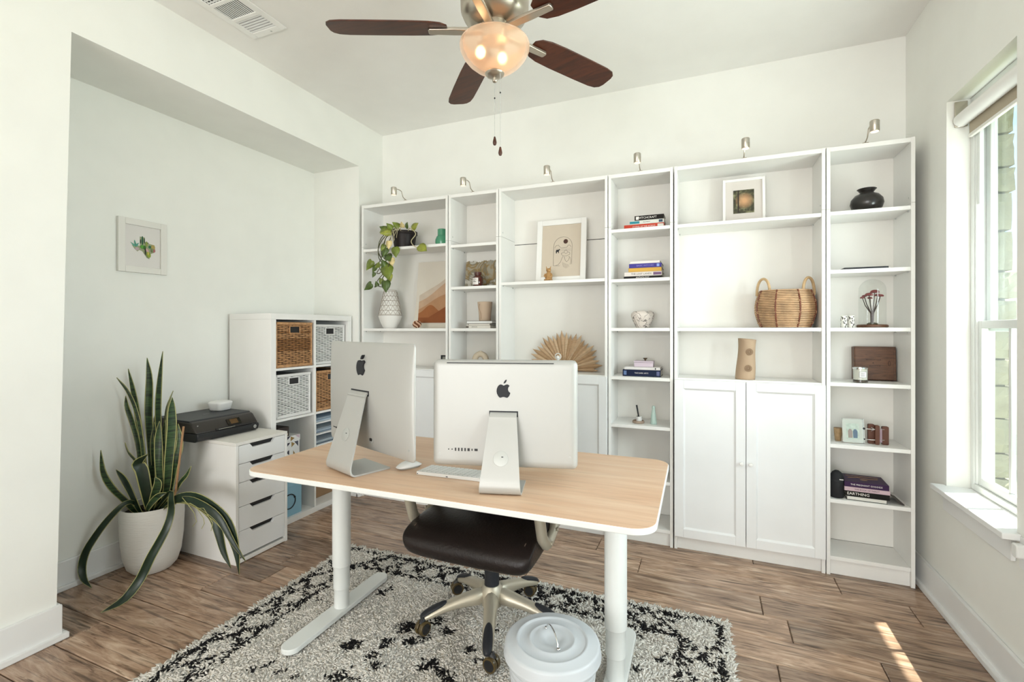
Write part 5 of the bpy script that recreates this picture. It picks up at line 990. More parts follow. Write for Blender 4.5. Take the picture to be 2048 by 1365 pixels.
# ---------------------------------------------------------------- desktop computers (seen from behind)
APPLE = [(0, .37), (.08, .40), (.18, .455), (.30, .475), (.40, .43), (.47, .355), (.40, .28), (.355, .18), (.345, .06), (.385, -.06), (.46, -.14), (.53, -.18), (.49, -.32), (.42, -.45), (.34, -.54), (.26, -.57), (.16, -.545), (.05, -.51), (-.06, -.51), (-.16, -.545), (-.25, -.575), (-.34, -.54), (-.44, -.42), (-.52, -.25), (-.55, -.07), (-.53, .12), (-.46, .29), (-.36, .41), (-.24, .465), (-.13, .445), (-.06, .405)]
LEAF = [(.0, .53), (.02, .63), (.08, .74), (.17, .82), (.24, .845), (.24, .75), (.19, .64), (.10, .555)]
def computer(label, x, y, rz, W, z0, z1, bw, tw, bd, attach, bulge, edge, logo_z, logo_s, slim):
    c = thing('desktop_computer', label, 'computer', (x, y, DZ+0.0004), rz)
    yb = 0.098           # back plane of the display (towards the camera is -y)
    # display housing
    h = MB(); nu, nv = 41, 31; H = z1-z0; r = 0.016 if slim else 0.020
    def shp(u, v):
        X = -W/2+W*u; Z = z0+H*v
        dx = min(u, 1-u)*W; dz = min(v, 1-v)*H
        d = min(dx, dz)
        if slim: b = bulge*(1-((2*u-1)**2))**0.55*(1-((2*v-1)**2))**0.55
        else: b = bulge*min(1, (math.sqrt(max(0, 1-(1-min(1, d/0.022))**2))))
        return X, b, Z
    def warp(t):   # concentrate samples at the borders
        return 0.5-0.5*math.cos(PI*t)
    def rc(X, Z):  # rounded corner clamp
        cx, cz = W/2-r, H/2-r; zz = Z-(z0+H/2); ax, az = abs(X)-cx, abs(zz)-cz
        if ax > 0 and az > 0:
            L_ = math.hypot(ax, az)
            m = max(ax, az)
            if L_ > 1e-9: ax, az = ax*m/L_, az*m/L_
            X = math.copysign(cx+ax, X); Z = z0+H/2+math.copysign(cz+az, zz)
        return X, Z
    def f(u, v):
        X, b, Z = shp(warp(u), warp(v)); X, Z = rc(X, Z); return (X, yb+bulge-b, Z)
    h.grid(f, nu, nv)
    n0 = nu*nv; per = list(range(nu))+[j*nu+nu-1 for j in range(1, nv)]+[(nv-1)*nu+i for i in range(nu-2, -1, -1)]+[j*nu for j in range(nv-2, 0, -1)]
    h.v += [(h.v[i][0], yb+bulge+edge, h.v[i][2]) for i in per]
    for a in range(len(per)):
        b = (a+1) % len(per); h.f.append((per[b], per[a], n0+a, n0+b)); h.mi.append(0)
    h.f.append(tuple(n0+a for a in range(len(per)))); h.mi.append(0)
    hs = h.build('housing', 'alu', c, angle=50)
    yf = yb+bulge+edge
    B(-W/2+0.012, yf-0.0005, z0+0.085, W/2-0.012, yf+0.001, z1-0.012).build('screen', 'black_gloss', c)
    ys = yb  # surface depth at centre
    def surf(X, Z):
        u = (X+W/2)/W; v = (Z-z0)/H; return yb+bulge-shp(u, v)[1]
    lz = logo_z
    for nm, poly in (('logo', APPLE), ('logo_leaf', LEAF)):
        MB().prism([(a*logo_s, lz+b*logo_s) for a, b in poly], surf(0, lz-0.6*logo_s)-0.0010, surf(0, lz+0.8*logo_s)+0.002, 'y').build(nm, 'charcoal', c, smooth=False)
    # stand: sheet bent from the hinge down to the foot
    th = 0.0065
    pts = [(attach[0]+0.006, attach[1]+0.006), (attach[0]-0.012, attach[1]+0.003), (attach[0]-0.024, attach[1]-0.010), (attach[0]-0.031, attach[1]-0.030)]
    pts += [(0.012, 0.070), (0.003, 0.040), (0.0015, 0.024), (0.006, 0.010), (0.016, 0.0025), (0.034, 0.0005), (bd*0.6, 0.0005), (bd, 0.0005)]
    P = catmull([(0, a, b) for a, b in pts], 40); vs = []; fs = []
    tot = len(P)
    for i, p in enumerate(P):
        tg = (P[min(tot-1, i+1)]-P[max(0, i-1)]); nrm = Vector((0, -tg.z, tg.y)).normalized()
        if i > tot*0.9: nrm = Vector((0, 0, 1))
        zz = max(0, min(1, p.z/attach[1])); half = (tw+(bw-tw)*(1-zz)**1.0)/2
        q = p+nrm*th
        vs += [(-half, p.y, max(0, p.z)), (half, p.y, max(0, p.z)), (half, q.y, q.z), (-half, q.y, q.z)]
    for i in range(tot-1):
        for k in range(4): fs.append((i*4+k, i*4+(k+1) % 4, (i+1)*4+(k+1) % 4, (i+1)*4+k))
    fs += [(3, 2, 1, 0), tuple((tot-1)*4+k for k in range(4))]
    MB().add(vs, fs).build('stand', 'alu', c, angle=50)
    B(-tw/2-0.004, ys-0.0010, attach[1]-0.012, tw/2+0.004, ys+0.004, attach[1]+0.009).build('hinge_slot', 'charcoal', c)
    # cable hole in the stand, drawn as a recessed disc on the rear sheet
    zc_ = 0.150 if slim else 0.122; k = (zc_-0.070)/(attach[1]-0.100); yc = 0.012+(attach[0]-0.031-0.012)*k; sl = math.atan2(attach[0]-0.043, attach[1]-0.100)
    M_ = T(0, yc-0.0012, zc_) @ Matrix.Rotation(-sl, 4, 'X') @ FACE_Y
    MB(M_).lathe([(0.0265, -0.004), (0.0265, 0.0006), (0.025, 0.0010), (0.0005, 0.0010)], 32, cap=False).build('cable_hole', 'alu_dark', c)
    MB(M_).box(0.002, 0.004, 0.0008, 0.009, 0.007, 0.0018).build('cable_hole_slot', 'charcoal', c)
    # ports
    pz = z0+(0.062 if not slim else 0.058)
    if slim: ports = [(-0.275, .003, .003), (-0.262, .006, .002), (-0.25, .003, .003), (-0.24, .003, .004), (-0.12, .003, .003), (-0.11, .003, .003), (-0.098, .006, .005)]
    else: ports = [(-0.205, .002, .002), (-0.192, .002, .002), (-0.179, .0026, .0058), (-0.167, .0026, .0058), (-0.155, .0026, .0058), (-0.143, .0026, .0058), (-0.130, .0042, .0052), (-0.117, .0020, .0036), (-0.102, .0060, .0042)]
    for a, w_, h_ in ports:
        s_ = surf(a, pz); B(a-w_, s_-0.0009, pz-h_, a+w_, s_+0.002, pz+h_).build('port', 'black', c)
    for s in (-1, 1):
        a = s*(W/2-0.028); Zs = z0+0.045; s_ = surf(a, Zs)
        if slim and s < 0: continue
        MB(T(a, s_-0.0006, Zs) @ FACE_Y).lathe([(0.0045, -0.004), (0.0045, 0.0004), (0.0008, 0.0006)], 16, cap=False).build('button', 'alu_dark', c)
    if slim:
        s_ = surf(0.0, z0+0.045); MB(T(0.06, surf(0.06, z0+0.05)-0.0008, z0+0.052) @ FACE_Y).lathe([(0.017, -0.004), (0.017, 0.0006), (0.0135, 0.0010), (0.0132, -0.001), (0.0005, -0.001)], 28, cap=False).build('power_socket', 'alu_dark', c)
        MB(T(0.06, surf(0.06, z0+0.05)-0.0012, z0+0.052) @ FACE_Y).prism(rrect(0.017, 0.012, 0.004, 4), 0, 0.001).build('socket_opening', 'black', c)
        B(-0.02, surf(0, 0.27)-0.0006, 0.245, 0.045, surf(0.03, 0.27)+0.003, 0.285).build('vent_grille', 'alu_dark', c)
    else:
        B(-W/2+0.055, ys-0.0007, z1-0.0125, W/2-0.085, ys+0.002, z1-0.0095).build('top_vent', 'black', c)
    return c
computer('larger slim silver all-in-one computer turned on the left of the desk', -1.362, 1.470, rad(-20), 0.650, 0.073, 0.520, 0.200, 0.130, 0.178, (0.108, 0.315), 0.040, 0.005, 0.418, 0.060, True)
computer('silver all-in-one computer with top vent slot on the right of the desk', -0.660, 1.480, rad(15.0), 0.534, 0.070, 0.462, 0.148, 0.098, 0.165, (0.104, 0.268), 0.018, 0.010, 0.352, 0.0470, False)
cm_ = MB()
# ---------------------------------------------------------------- keyboard, mouse
mk('key_white', (0.88, 0.88, 0.86), 0.5); mk('kb_alu', (0.74, 0.74, 0.72), 0.45, 0.1)
kb = thing('keyboard', 'slim white keyboard lying between the two computers', 'keyboard', (-0.927, 1.645, DZ+0.0004), rad(3.0))
MB().prism([(-0.0575, 0.0), (0.0575, 0.0), (0.0575, 0.006), (-0.0575, 0.0135)], -0.1395, 0.1395, 'x').build('body', 'kb_alu', kb, bevel=0.001)
MB().prism([(-0.055, 0.0120), (0.055, 0.0050), (0.055, 0.00646), (-0.055, 0.01364)], -0.1375, 0.1375, 'x').build('key_deck', 'alu_dark', kb)
ky = MB()
for r in range(6):
    yy = 0.049-r*0.0188; n = 14 if r < 5 else 10; x = -0.136; zt = 0.0135-(yy+0.0575)/0.115*0.0075
    for k in range(14):
        w_ = 0.0160
        ky.box(x, yy-0.0075 if r < 5 else yy-0.005, zt-0.0006, x+w_, yy+0.0075 if r < 5 else yy+0.003, zt+0.0016); x += 0.0194
tag(ky.build('keys', 'key_white', kb, bevel=0.0004, seg=1), 'white low-profile keys', kind='stuff')
B(-0.01, -0.0583, 0.003, -0.002, -0.0573, 0.006).build('port', 'black', kb); B(-0.137, -0.0583, 0.003, -0.133, -0.0573, 0.006).build('port', 'charcoal', kb)
ms = thing('mouse', 'white wireless mouse beside the keyboard', 'mouse', (-1.146, 1.648, DZ+0.0004), rad(-24))
def mf(u, v):
    a = 2*PI*u; ex = 0.75; x = 0.0285*math.copysign(abs(math.cos(a))**ex, math.cos(a)); y = 0.0565*math.copysign(abs(math.sin(a))**ex, math.sin(a))
    s = math.cos(v*PI/2)**0.5; hgt = 0.0275*(1-(y*s/0.062)**2*0.75)
    return (x*(0.92+0.08*s)*s, y*s, 0.0075+(hgt-0.0075)*math.sin(v*PI/2)**0.9)
MB().grid(mf, 40, 14, True).build('top_shell', 'white', ms)
MB().grid(lambda u, v: (0.0270*(0.9+0.1*v)*math.copysign(abs(math.cos(2*PI*u))**0.75, math.cos(2*PI*u)), 0.0545*(0.88+0.12*v)*math.copysign(abs(math.sin(2*PI*u))**0.75, math.sin(2*PI*u)), 0.001+0.008*v), 40, 4, True).build('base', 'alu_dark', ms)
B(-0.012, -0.045, 0, 0.012, 0.045, 0.002).build('glide_foot', 'charcoal', ms)

# ---------------------------------------------------------------- office chair
HX, HY_ = -0.900, 1.935
ch = thing('office_chair', 'dark brown leather office chair pushed under the desk', 'chair', (HX, HY_, 0.0))
RZ = 0.030
def loft(sections):   # list of rings with equal counts
    m_ = MB(); n = len(sections[0])
    for s in sections: m_.v += [tuple(p) for p in s]
    for i in range(len(sections)-1):
        for k in range(n): m_.f.append((i*n+k, i*n+(k+1) % n, (i+1)*n+(k+1) % n, (i+1)*n+k))
    m_.f.append(tuple(range(n))[::-1]); m_.f.append(tuple((len(sections)-1)*n+k for k in range(n))); m_.mi = [0]*len(m_.f); return m_
def seat_section(x, s):
    prof = [(-0.275, 0.400), (-0.305, 0.440), (-0.300, 0.490), (-0.235, 0.532), (-0.10, 0.548), (0.05, 0.540), (0.20, 0.545), (0.25, 0.535), (0.255, 0.48), (0.20, 0.445), (0.0, 0.430), (-0.15, 0.412)]
    cy, cz = -0.01, 0.495; return [(x, cy+(a-cy)*(0.80+0.20*s), cz+(b-cz)*s+(0.018*(1-s))) for a, b in prof]
xs_ = [-0.290, -0.286, -0.268, -0.232, -0.15, -0.05, 0.05, 0.15, 0.232, 0.268, 0.286, 0.290]; ss = [0.35, 0.62, 0.86, 0.97, 0.99, 1.0, 1.0, 0.99, 0.97, 0.86, 0.62, 0.35]
loft([seat_section(x, s) for x, s in zip(xs_, ss)]).build('seat', 'leather', ch, angle=80, sub=2)
def low_section(x, s):
    prof = [(-0.20, 0.425), (-0.245, 0.445), (-0.245, 0.462), (0.23, 0.470), (0.245, 0.455), (0.22, 0.430), (0.0, 0.420)]
    return [(x, a*(0.85+0.15*s), 0.447+(b-0.447)*s) for a, b in prof]
loft([low_section(x, s) for x, s in zip((-0.262, -0.25, -0.18, 0, 0.18, 0.25, 0.262), (0.4, 0.8, 1, 1.05, 1, 0.8, 0.4))]).build('seat_base', 'leather', ch, angle=80, sub=1)
st = mk('stitch', '#6a5a50', 0.7)
for x in (-0.095, 0.095): MB().tube([(x, -0.05, 0.5475), (x*1.02, 0.06, 0.5425), (x*1.05, 0.19, 0.5485)], 0.0022, 5).build('seam', st, ch)
for s in (-1, 1):
    MB().tube([(s*0.252, -0.262, 0.462), (s*0.254, -0.272, 0.49), (s*0.250, -0.235, 0.522), (s*0.250, -0.12, 0.535), (s*0.25, 0.1, 0.532)], 0.0022, 5).build('seam', st, ch)
def back_section(z, w_, y, d):
    return [(w_*math.copysign(abs(math.cos(2*PI*k/20))**0.6, math.cos(2*PI*k/20)), y+d*math.copysign(abs(math.sin(2*PI*k/20))**0.8, math.sin(2*PI*k/20))-0.03*(math.cos(2*PI*k/20))**2, z) for k in range(20)]
bs = [back_section(z, w_, y, d) for z, w_, y, d in ((0.53, 0.17, 0.285, 0.02), (0.54, 0.21, 0.285, 0.045), (0.60, 0.235, 0.29, 0.055), (0.70, 0.25, 0.30, 0.060), (0.85, 0.255, 0.32, 0.055), (0.98, 0.245, 0.345, 0.052), (1.05, 0.225, 0.36, 0.045), (1.075, 0.18, 0.366, 0.02))]
loft(bs).build('backrest', 'leather', ch, angle=80, sub=2)
for x in (-0.085, 0.085): MB().tube([(x, 0.235, 0.56), (x, 0.228, 0.70), (x, 0.258, 0.90), (x, 0.30, 1.03)], 0.0022, 5).build('seam', st, ch)
for s in (-1, 1):
    x = s*0.300
    lp_ = catmull([(x, yq-0.115, zq) for x, yq, zq in [(x, -0.06, 0.53), (x, -0.085, 0.60), (x, -0.10, 0.655), (x, -0.06, 0.682), (x, 0.08, 0.682), (x, 0.155, 0.668), (x, 0.165, 0.635), (x, 0.145, 0.585), (x, 0.09, 0.515), (x, 0.0, 0.488), (x, -0.06, 0.53)]], 44)
    ar_ = MB().tube(lp_[:-1], 0.021, 10, True, 1.25, up=(1, 0, 0)).build('armrest', 'champagne', ch, angle=70)
    MB().tube([(x, -0.205, 0.694), (x, -0.115, 0.703), (x, 0.025, 0.694)], [0.022, 0.028, 0.022], 10, flat=0.5, up=(1, 0, 0)).build('arm_pad', 'black', ar_)
    for yy, zz in ((-0.12, 0.492), (-0.04, 0.52)): MB(T(x+s*0.022, yy, zz) @ Matrix.Rotation(rad(90), 4, 'Y')).lathe([(0.008, -0.003), (0.008, 0.003), (0.001, 0.004)], 14).build('arm_bolt', 'champagne', ar_)
    B(min(x, x-s*0.07), -0.14, 0.470, max(x, x-s*0.07), -0.05, 0.486).build('arm_bracket', 'black', ch, bevel=0.003)
MB().lathe([(0.030, 0.20), (0.033, 0.203), (0.033, 0.345), (0.028, 0.35), (0.028, 0.425)], 28).build('gas_column', 'charcoal', ch)
B(-0.10, -0.08, 0.405, 0.10, 0.10, 0.428).build('tilt_mechanism', 'black', ch, bevel=0.008)
MB().lathe([(0.020, 0.105), (0.046, 0.115), (0.056, 0.150), (0.050, 0.185), (0.036, 0.205), (0.030, 0.206)], 28).build('hub', 'champagne', ch)
tire = mk('caster_tyre', '#55472c', 0.25, var=0.1)
for i, ad in enumerate((216, 291.5, 3.5, 69, 147)):
    a = rad(ad); ux, uy = math.cos(a), math.sin(a); px, py = -uy, ux
    secs = []
    for r, w_, zt, zb in ((0.030, 0.036, 0.198, 0.118), (0.08, 0.034, 0.186, 0.124), (0.15, 0.028, 0.168, 0.122), (0.22, 0.026, 0.146, 0.108), (0.270, 0.025, 0.126, 0.092), (0.300, 0.022, 0.110, 0.082), (0.312, 0.012, 0.102, 0.084)):
        secs.append([(ux*r+px*q*w_, uy*r+py*q*w_, zt-(zt-zb)*t_) for q, t_ in ((-0.55, 0), (0, -0.06), (0.55, 0), (1, 0.35), (0.95, 0.8), (0.5, 1), (-0.5, 1), (-0.95, 0.8), (-1, 0.35))])
    lg = loft(secs).build('base_arm', 'champagne', ch, angle=70, sub=1)
    secs = []
    for r, w_, zt in ((0.200, 0.012, 0.1560), (0.222, 0.023, 0.1505), (0.27, 0.0275, 0.1330), (0.304, 0.025, 0.1150), (0.320, 0.014, 0.103)):
        secs.append([(ux*r+px*q*w_, uy*r+py*q*w_, zt+0.0028-dz) for q, dz in ((-1, 0.014), (-0.6, 0.0), (0, -0.003), (0.6, 0.0), (1, 0.014), (0, 0.02))])
    loft(secs).build('arm_end_pad', 'charcoal', lg, angle=60, sub=1)
    cs = MB(); wx, wy = ux*0.292+px*0.0, uy*0.292+py*0.0
    sw = a+rad((40, 60, 20, 110, 75)[i]); dx, dy = math.cos(sw), math.sin(sw); nx, ny = -dy, dx; R_ = 0.030; off = 0.020
    cx, cy_, cz_ = wx+dx*off, wy+dy*off, RZ+R_
    fk = MB(); fk.lathe([(0.011, 0), (0.011, 0.030)], 14, (wx, wy, RZ+0.052)); 
    fk.tube([(wx, wy, RZ+0.062), (cx-dx*0.004, cy_-dy*0.004, RZ+0.058), (cx+dx*0.012, cy_+dy*0.012, RZ+0.046)], [0.014, 0.020, 0.014], 10, flat=0.7)
    cst = fk.build('caster_fork', 'black', ch)
    Mw = Matrix(((dx, 0, nx, cx), (dy, 0, ny, cy_), (0, 1, 0, cz_), (0, 0, 0, 1)))
    for s in (-1, 1):
        MB(Mw @ T(0, 0, s*0.012)).lathe([(R_*0.75, -0.009), (R_*0.94, -0.009), (R_, -0.005), (R_, 0.005), (R_*0.94, 0.009), (R_*0.75, 0.009)], 26).build('caster_wheel', tire, cst)
        MB(Mw @ T(0, 0, s*0.0125)).lathe([(0.001, -0.0098), (R_*0.72, -0.0098), (R_*0.76, 0), (R_*0.72, 0.0098), (0.001, 0.0098)], 20, cap=False).build('caster_hub', 'black', cst)
# ---------------------------------------------------------------- bin
bn = thing('trash_can', 'white enamel bin with ringed lid in front of the desk', 'bin', (-0.472, 1.485, 0.0)); BZ = 0.030
en_ = mk('enamel', (0.60, 0.63, 0.66), 0.3)
bp2 = [(0.112, BZ), (0.116, BZ+0.004)]
for k in range(12): z = BZ+0.01+k*0.021; r = 0.117+0.027*k/11; bp2 += [(r, z), (r+0.0022, z+0.007), (r+0.0022, z+0.012), (r+0.0004, z+0.019)]
bp2 += [(0.146, 0.285), (0.149, 0.290), (0.149, 0.296)]
MB().lathe(bp2, 56).build('body', en_, bn)
ld = [(0.1585, 0.294), (0.1600, 0.297), (0.1585, 0.300), (0.1570, 0.303), (0.1562, 0.325), (0.1535, 0.331), (0.147, 0.334), (0.122, 0.3355), (0.119, 0.3385), (0.114, 0.3392), (0.110, 0.336), (0.106, 0.3352), (0.080, 0.3362), (0.076, 0.3395), (0.071, 0.3398), (0.067, 0.337), (0.05, 0.337), (0.036, 0.3365), (0.028, 0.332), (0.015, 0.330), (0.001, 0.330)]
lid = MB().lathe(ld, 64, cap=False).build('lid', en_, bn, angle=60)
ha = rad(-52); hx, hy = math.cos(ha), math.sin(ha)
MB().tube(catmull([(-hx*0.052, -hy*0.052, 0.339), (-hx*0.044, -hy*0.044, 0.356), (-hx*0.015, -hy*0.015, 0.371), (hx*0.02, hy*0.02, 0.370), (hx*0.046, hy*0.046, 0.354), (hx*0.056, hy*0.056, 0.339)], 22), 0.0026, 8).build('lid_handle', 'chrome', lid)
for s in (-0.055, 0.058): MB().ball((hx*s, hy*s, 0.3400), 0.0068, 1, 1, 0.7).build('lid_rivet', 'chrome', lid)
ba = rad(-76)
def bpp(t_, r, z): return (r*math.cos(ba+t_), r*math.sin(ba+t_), z)
MB().tube(catmull([bpp(-0.36, 0.150, 0.278), bpp(-0.32, 0.160, 0.274), bpp(-0.27, 0.168, 0.252), bpp(-0.12, 0.172, 0.238), bpp(0.12, 0.172, 0.238), bpp(0.27, 0.168, 0.252), bpp(0.32, 0.160, 0.274), bpp(0.36, 0.150, 0.278)], 26), 0.0026, 8).build('side_handle', 'chrome', bn)
for s in (-0.40, 0.40): MB().ball(bpp(s, 0.148, 0.279), 0.0075).build('handle_rivet', 'chrome', bn)
# ---------------------------------------------------------------- shag rug
RWd, RDp = 2.14, 1.56; RCX, RCY = -0.955, 1.575
rg = thing('shag_rug', 'cream shag rug with black diamond pattern under the desk', 'rug', (RCX, RCY, 0.0), rad(1.3))
MB().prism(rrect(RWd-0.02, RDp-0.02, 0.02, 4), 0.001, 0.015).build('backing', mk('rug_back', '#e6dccb', 0.95), rg)
rs = np.random.RandomState(7)
def segd(px, py, a, b):
    ax, ay = a; bx, by = b; dx, dy = bx-ax, by-ay; L2 = dx*dx+dy*dy; t_ = np.clip(((px-ax)*dx+(py-ay)*dy)/L2, 0, 1)
    return np.hypot(px-(ax+t_*dx), py-(ay+t_*dy))
step = 0.0066
gx, gy = np.meshgrid(np.arange(-RWd/2+0.006, RWd/2-0.004, step), np.arange(-RDp/2+0.006, RDp/2-0.004, step))
px = gx.ravel()+rs.uniform(-0.003, 0.003, gx.size); py = gy.ravel()+rs.uniform(-0.003, 0.003, gx.size)
nn = px.size
qx = px+rs.normal(0, 0.0042, nn); qy = py+rs.normal(0, 0.0042, nn)
e = np.minimum(np.minimum(RWd/2-np.abs(qx), RDp/2-np.abs(qy)), 9)
segs = []
hw_, hd_ = RWd/2, RDp/2
b0, b1 = 0.050, 0.205
def rect(i): c = [(-hw_+i, -hd_+i), (hw_-i, -hd_+i), (hw_-i, hd_-i), (-hw_+i, hd_-i)]; return [(c[k], c[(k+1) % 4]) for k in range(4)]
segs += rect(b0)+rect(b1)
def zig(x0, x1, ya, yb, n, horiz):
    st_ = (x1-x0)/n
    for k in range(n):
        a, b = x0+k*st_, x0+(k+1)*st_; m_ = (a+b)/2
        for s in (((a, ya), (m_, yb)), ((m_, yb), (b, ya)), ((a, yb), (m_, ya)), ((m_, ya), (b, yb))):
            segs.append(s if horiz else ((s[0][1], s[0][0]), (s[1][1], s[1][0])))
zig(-hw_+b1, hw_-b1, hd_-b0, hd_-b1, 6, True); zig(-hw_+b1, hw_-b1, -hd_+b0, -hd_+b1, 6, True); zig(-hd_+b1, hd_-b1, hw_-b0, hw_-b1, 3, False); zig(-hd_+b1, hd_-b1, -hw_+b0, -hw_+b1, 3, False)
d = np.full(nn, 9.0)
for a, b in segs: d = np.minimum(d, segd(qx, qy, a, b))
brk = np.sin(px*61+2*np.sin(py*47))*np.sin(py*67+2*np.cos(px*53)); black = (d < 0.0125+0.004*brk) & (rs.uniform(0, 1, nn) < 0.88) & (brk > -0.60)
# scattered stepped motifs of the field
BL = [(-0.293, 0.191, 0.058), (-0.255, 0.225, 0.049), (-0.177, 0.294, 0.05), (-0.101, 0.246, 0.04), (-0.433, 0.022, 0.055), (-0.456, 0.002, 0.034), (-0.302, 0.079, 0.051), (-0.313, -0.001, 0.045), (-0.214, 0.124, 0.051), (-0.171, 0.172, 0.039), (-0.258, -0.056, 0.039), (-0.055, 0.04, 0.052), (-0.005, 0.013, 0.043), (-0.078, 0.014, 0.035), (-0.344, -0.138, 0.05), (-0.379, -0.168, 0.034), (-0.287, -0.139, 0.03), (0.046, 0.171, 0.033), (0.101, 0.129, 0.028), (-0.558, 0.397, 0.035), (-0.542, 0.437, 0.031), (0.833, 0.443, 0.029), (0.786, 0.4, 0.024), (0.817, 0.382, 0.024), (0.674, 0.525, 0.031), (0.707, 0.512, 0.026), (0.709, 0.304, 0.023), (-0.804, 0.23, 0.025), (0.05, -0.008, 0.038), (0.094, 0.322, 0.031), (0.614, 0.424, 0.025), (-0.585, -0.212, 0.027), (-0.516, -0.205, 0.027), (-0.697, -0.241, 0.027), (-0.665, -0.199, 0.024)]
for cx, cy, r in BL:
    black |= (np.abs(qx-cx)+1.1*np.abs(qy-cy) < r*0.80) & (rs.uniform(0, 1, nn) < 0.85)
# pile tufts: clumped spikes
cxn = np.sin(px*38+1.3*np.sin(py*31))*np.cos(py*43+1.7*np.sin(px*29)); ang = 2*PI*(0.5+0.5*cxn)+rs.normal(0, 0.9, nn)
edge_push = np.clip(1-e/0.03, 0, 1)
lx = np.cos(ang)*0.019+np.where(np.abs(px)/hw_ > np.abs(py)/hd_, np.sign(px), 0)*edge_push*0.008; ly = np.sin(ang)*0.019+np.where(np.abs(px)/hw_ <= np.abs(py)/hd_, np.sign(py), 0)*edge_push*0.008
ht = rs.uniform(0.006, 0.0145, nn)*(1-0.35*edge_push)
# flatten the pile under the feet of the desk, chair wheels and bin
ca, sa = math.cos(rad(1.3)), math.sin(rad(1.3)); wx = RCX+px*ca-py*sa; wy = RCY+px*sa+py*ca
fa = rad(1.2); flatm = np.zeros(nn, bool)
dxl = (wx-DCX)*math.cos(fa)+(wy-DCY)*math.sin(fa); dyl = -(wx-DCX)*math.sin(fa)+(wy-DCY)*math.cos(fa)
for s in (-1, 1): flatm |= (np.abs(dxl-s*0.64) < 0.047) & (np.abs(dyl+0.005) < 0.338)
flatm |= np.hypot(wx+0.468, wy-1.478) < 0.125
for ad in (216, 291.5, 3.5, 69, 147): flatm |= np.hypot(wx-(HX+0.30*math.cos(rad(ad))), wy-(HY_+0.30*math.sin(rad(ad)))) < 0.04
ht = np.where(flatm, 0.010, ht)
b = 0.0052; base_a = rs.uniform(0, 2*PI, nn)
V = np.empty((nn, 7, 3), np.float32)
for k in range(3):
    a_ = base_a+k*2*PI/3
    V[:, k, 0] = px+b*np.cos(a_); V[:, k, 1] = py+b*np.sin(a_); V[:, k, 2] = 0.013
    V[:, 3+k, 0] = px+lx*0.45+b*0.95*np.cos(a_+0.4); V[:, 3+k, 1] = py+ly*0.45+b*0.95*np.sin(a_+0.4); V[:, 3+k, 2] = 0.014+ht*0.66
V[:, 6, 0] = px+lx; V[:, 6, 1] = py+ly; V[:, 6, 2] = 0.014+ht*0.95
F = np.array([(0, 1, 4), (0, 4, 3), (1, 2, 5), (1, 5, 4), (2, 0, 3), (2, 3, 5), (3, 4, 6), (4, 5, 6), (5, 3, 6)], np.int32)
keep = ~flatm | (rs.uniform(0, 1, nn) < 1)
Fa = (F[None, :, :]+(np.arange(nn)*7)[:, None, None]).reshape(-1, 3)
me = bpy.data.meshes.new('pile'); me.vertices.add(nn*7); me.vertices.foreach_set('co', V.reshape(-1)); me.loops.add(len(Fa)*3); me.loops.foreach_set('vertex_index', Fa.reshape(-1).astype(np.int32)); me.polygons.add(len(Fa))
me.polygons.foreach_set('loop_start', np.arange(len(Fa), dtype=np.int32)*3); me.update(calc_edges=True)
at_ = me.color_attributes.new('Col', 'FLOAT_COLOR', 'POINT')
tone = rs.uniform(0.90, 1.03, nn)[:, None]
colr = np.where(black[:, None], np.array([0.022, 0.021, 0.022]), np.minimum(0.98, np.array([0.97, 0.925, 0.855])*tone))
C4 = np.ones((nn, 7, 4), np.float32); C4[:, :, :3] = colr[:, None, :]
at_.data.foreach_set('color', C4.reshape(-1))
me.polygons.foreach_set('use_smooth', [True]*len(Fa)); wm = attrmat('rug_wool', 0.95); Nn = wm.node_tree.nodes; Ln = wm.node_tree.links
tr = Nn.new('ShaderNodeBsdfTranslucent'); Ln.new(Nn['Attribute'].outputs['Color'], tr.inputs[0]); mxs = Nn.new('ShaderNodeMixShader'); mxs.inputs[0].default_value = 0.12
Ln.new(Nn['Principled BSDF'].outputs[0], mxs.inputs[1]); Ln.new(tr.outputs[0], mxs.inputs[2]); Ln.new(mxs.outputs[0], Nn['Material Output'].inputs[0]); me.materials.append(wm)
po2 = bpy.data.objects.new('pile', me); COL.objects.link(po2); po2.parent = rg; tag(po2, 'cream and black shag pile', kind='stuff')

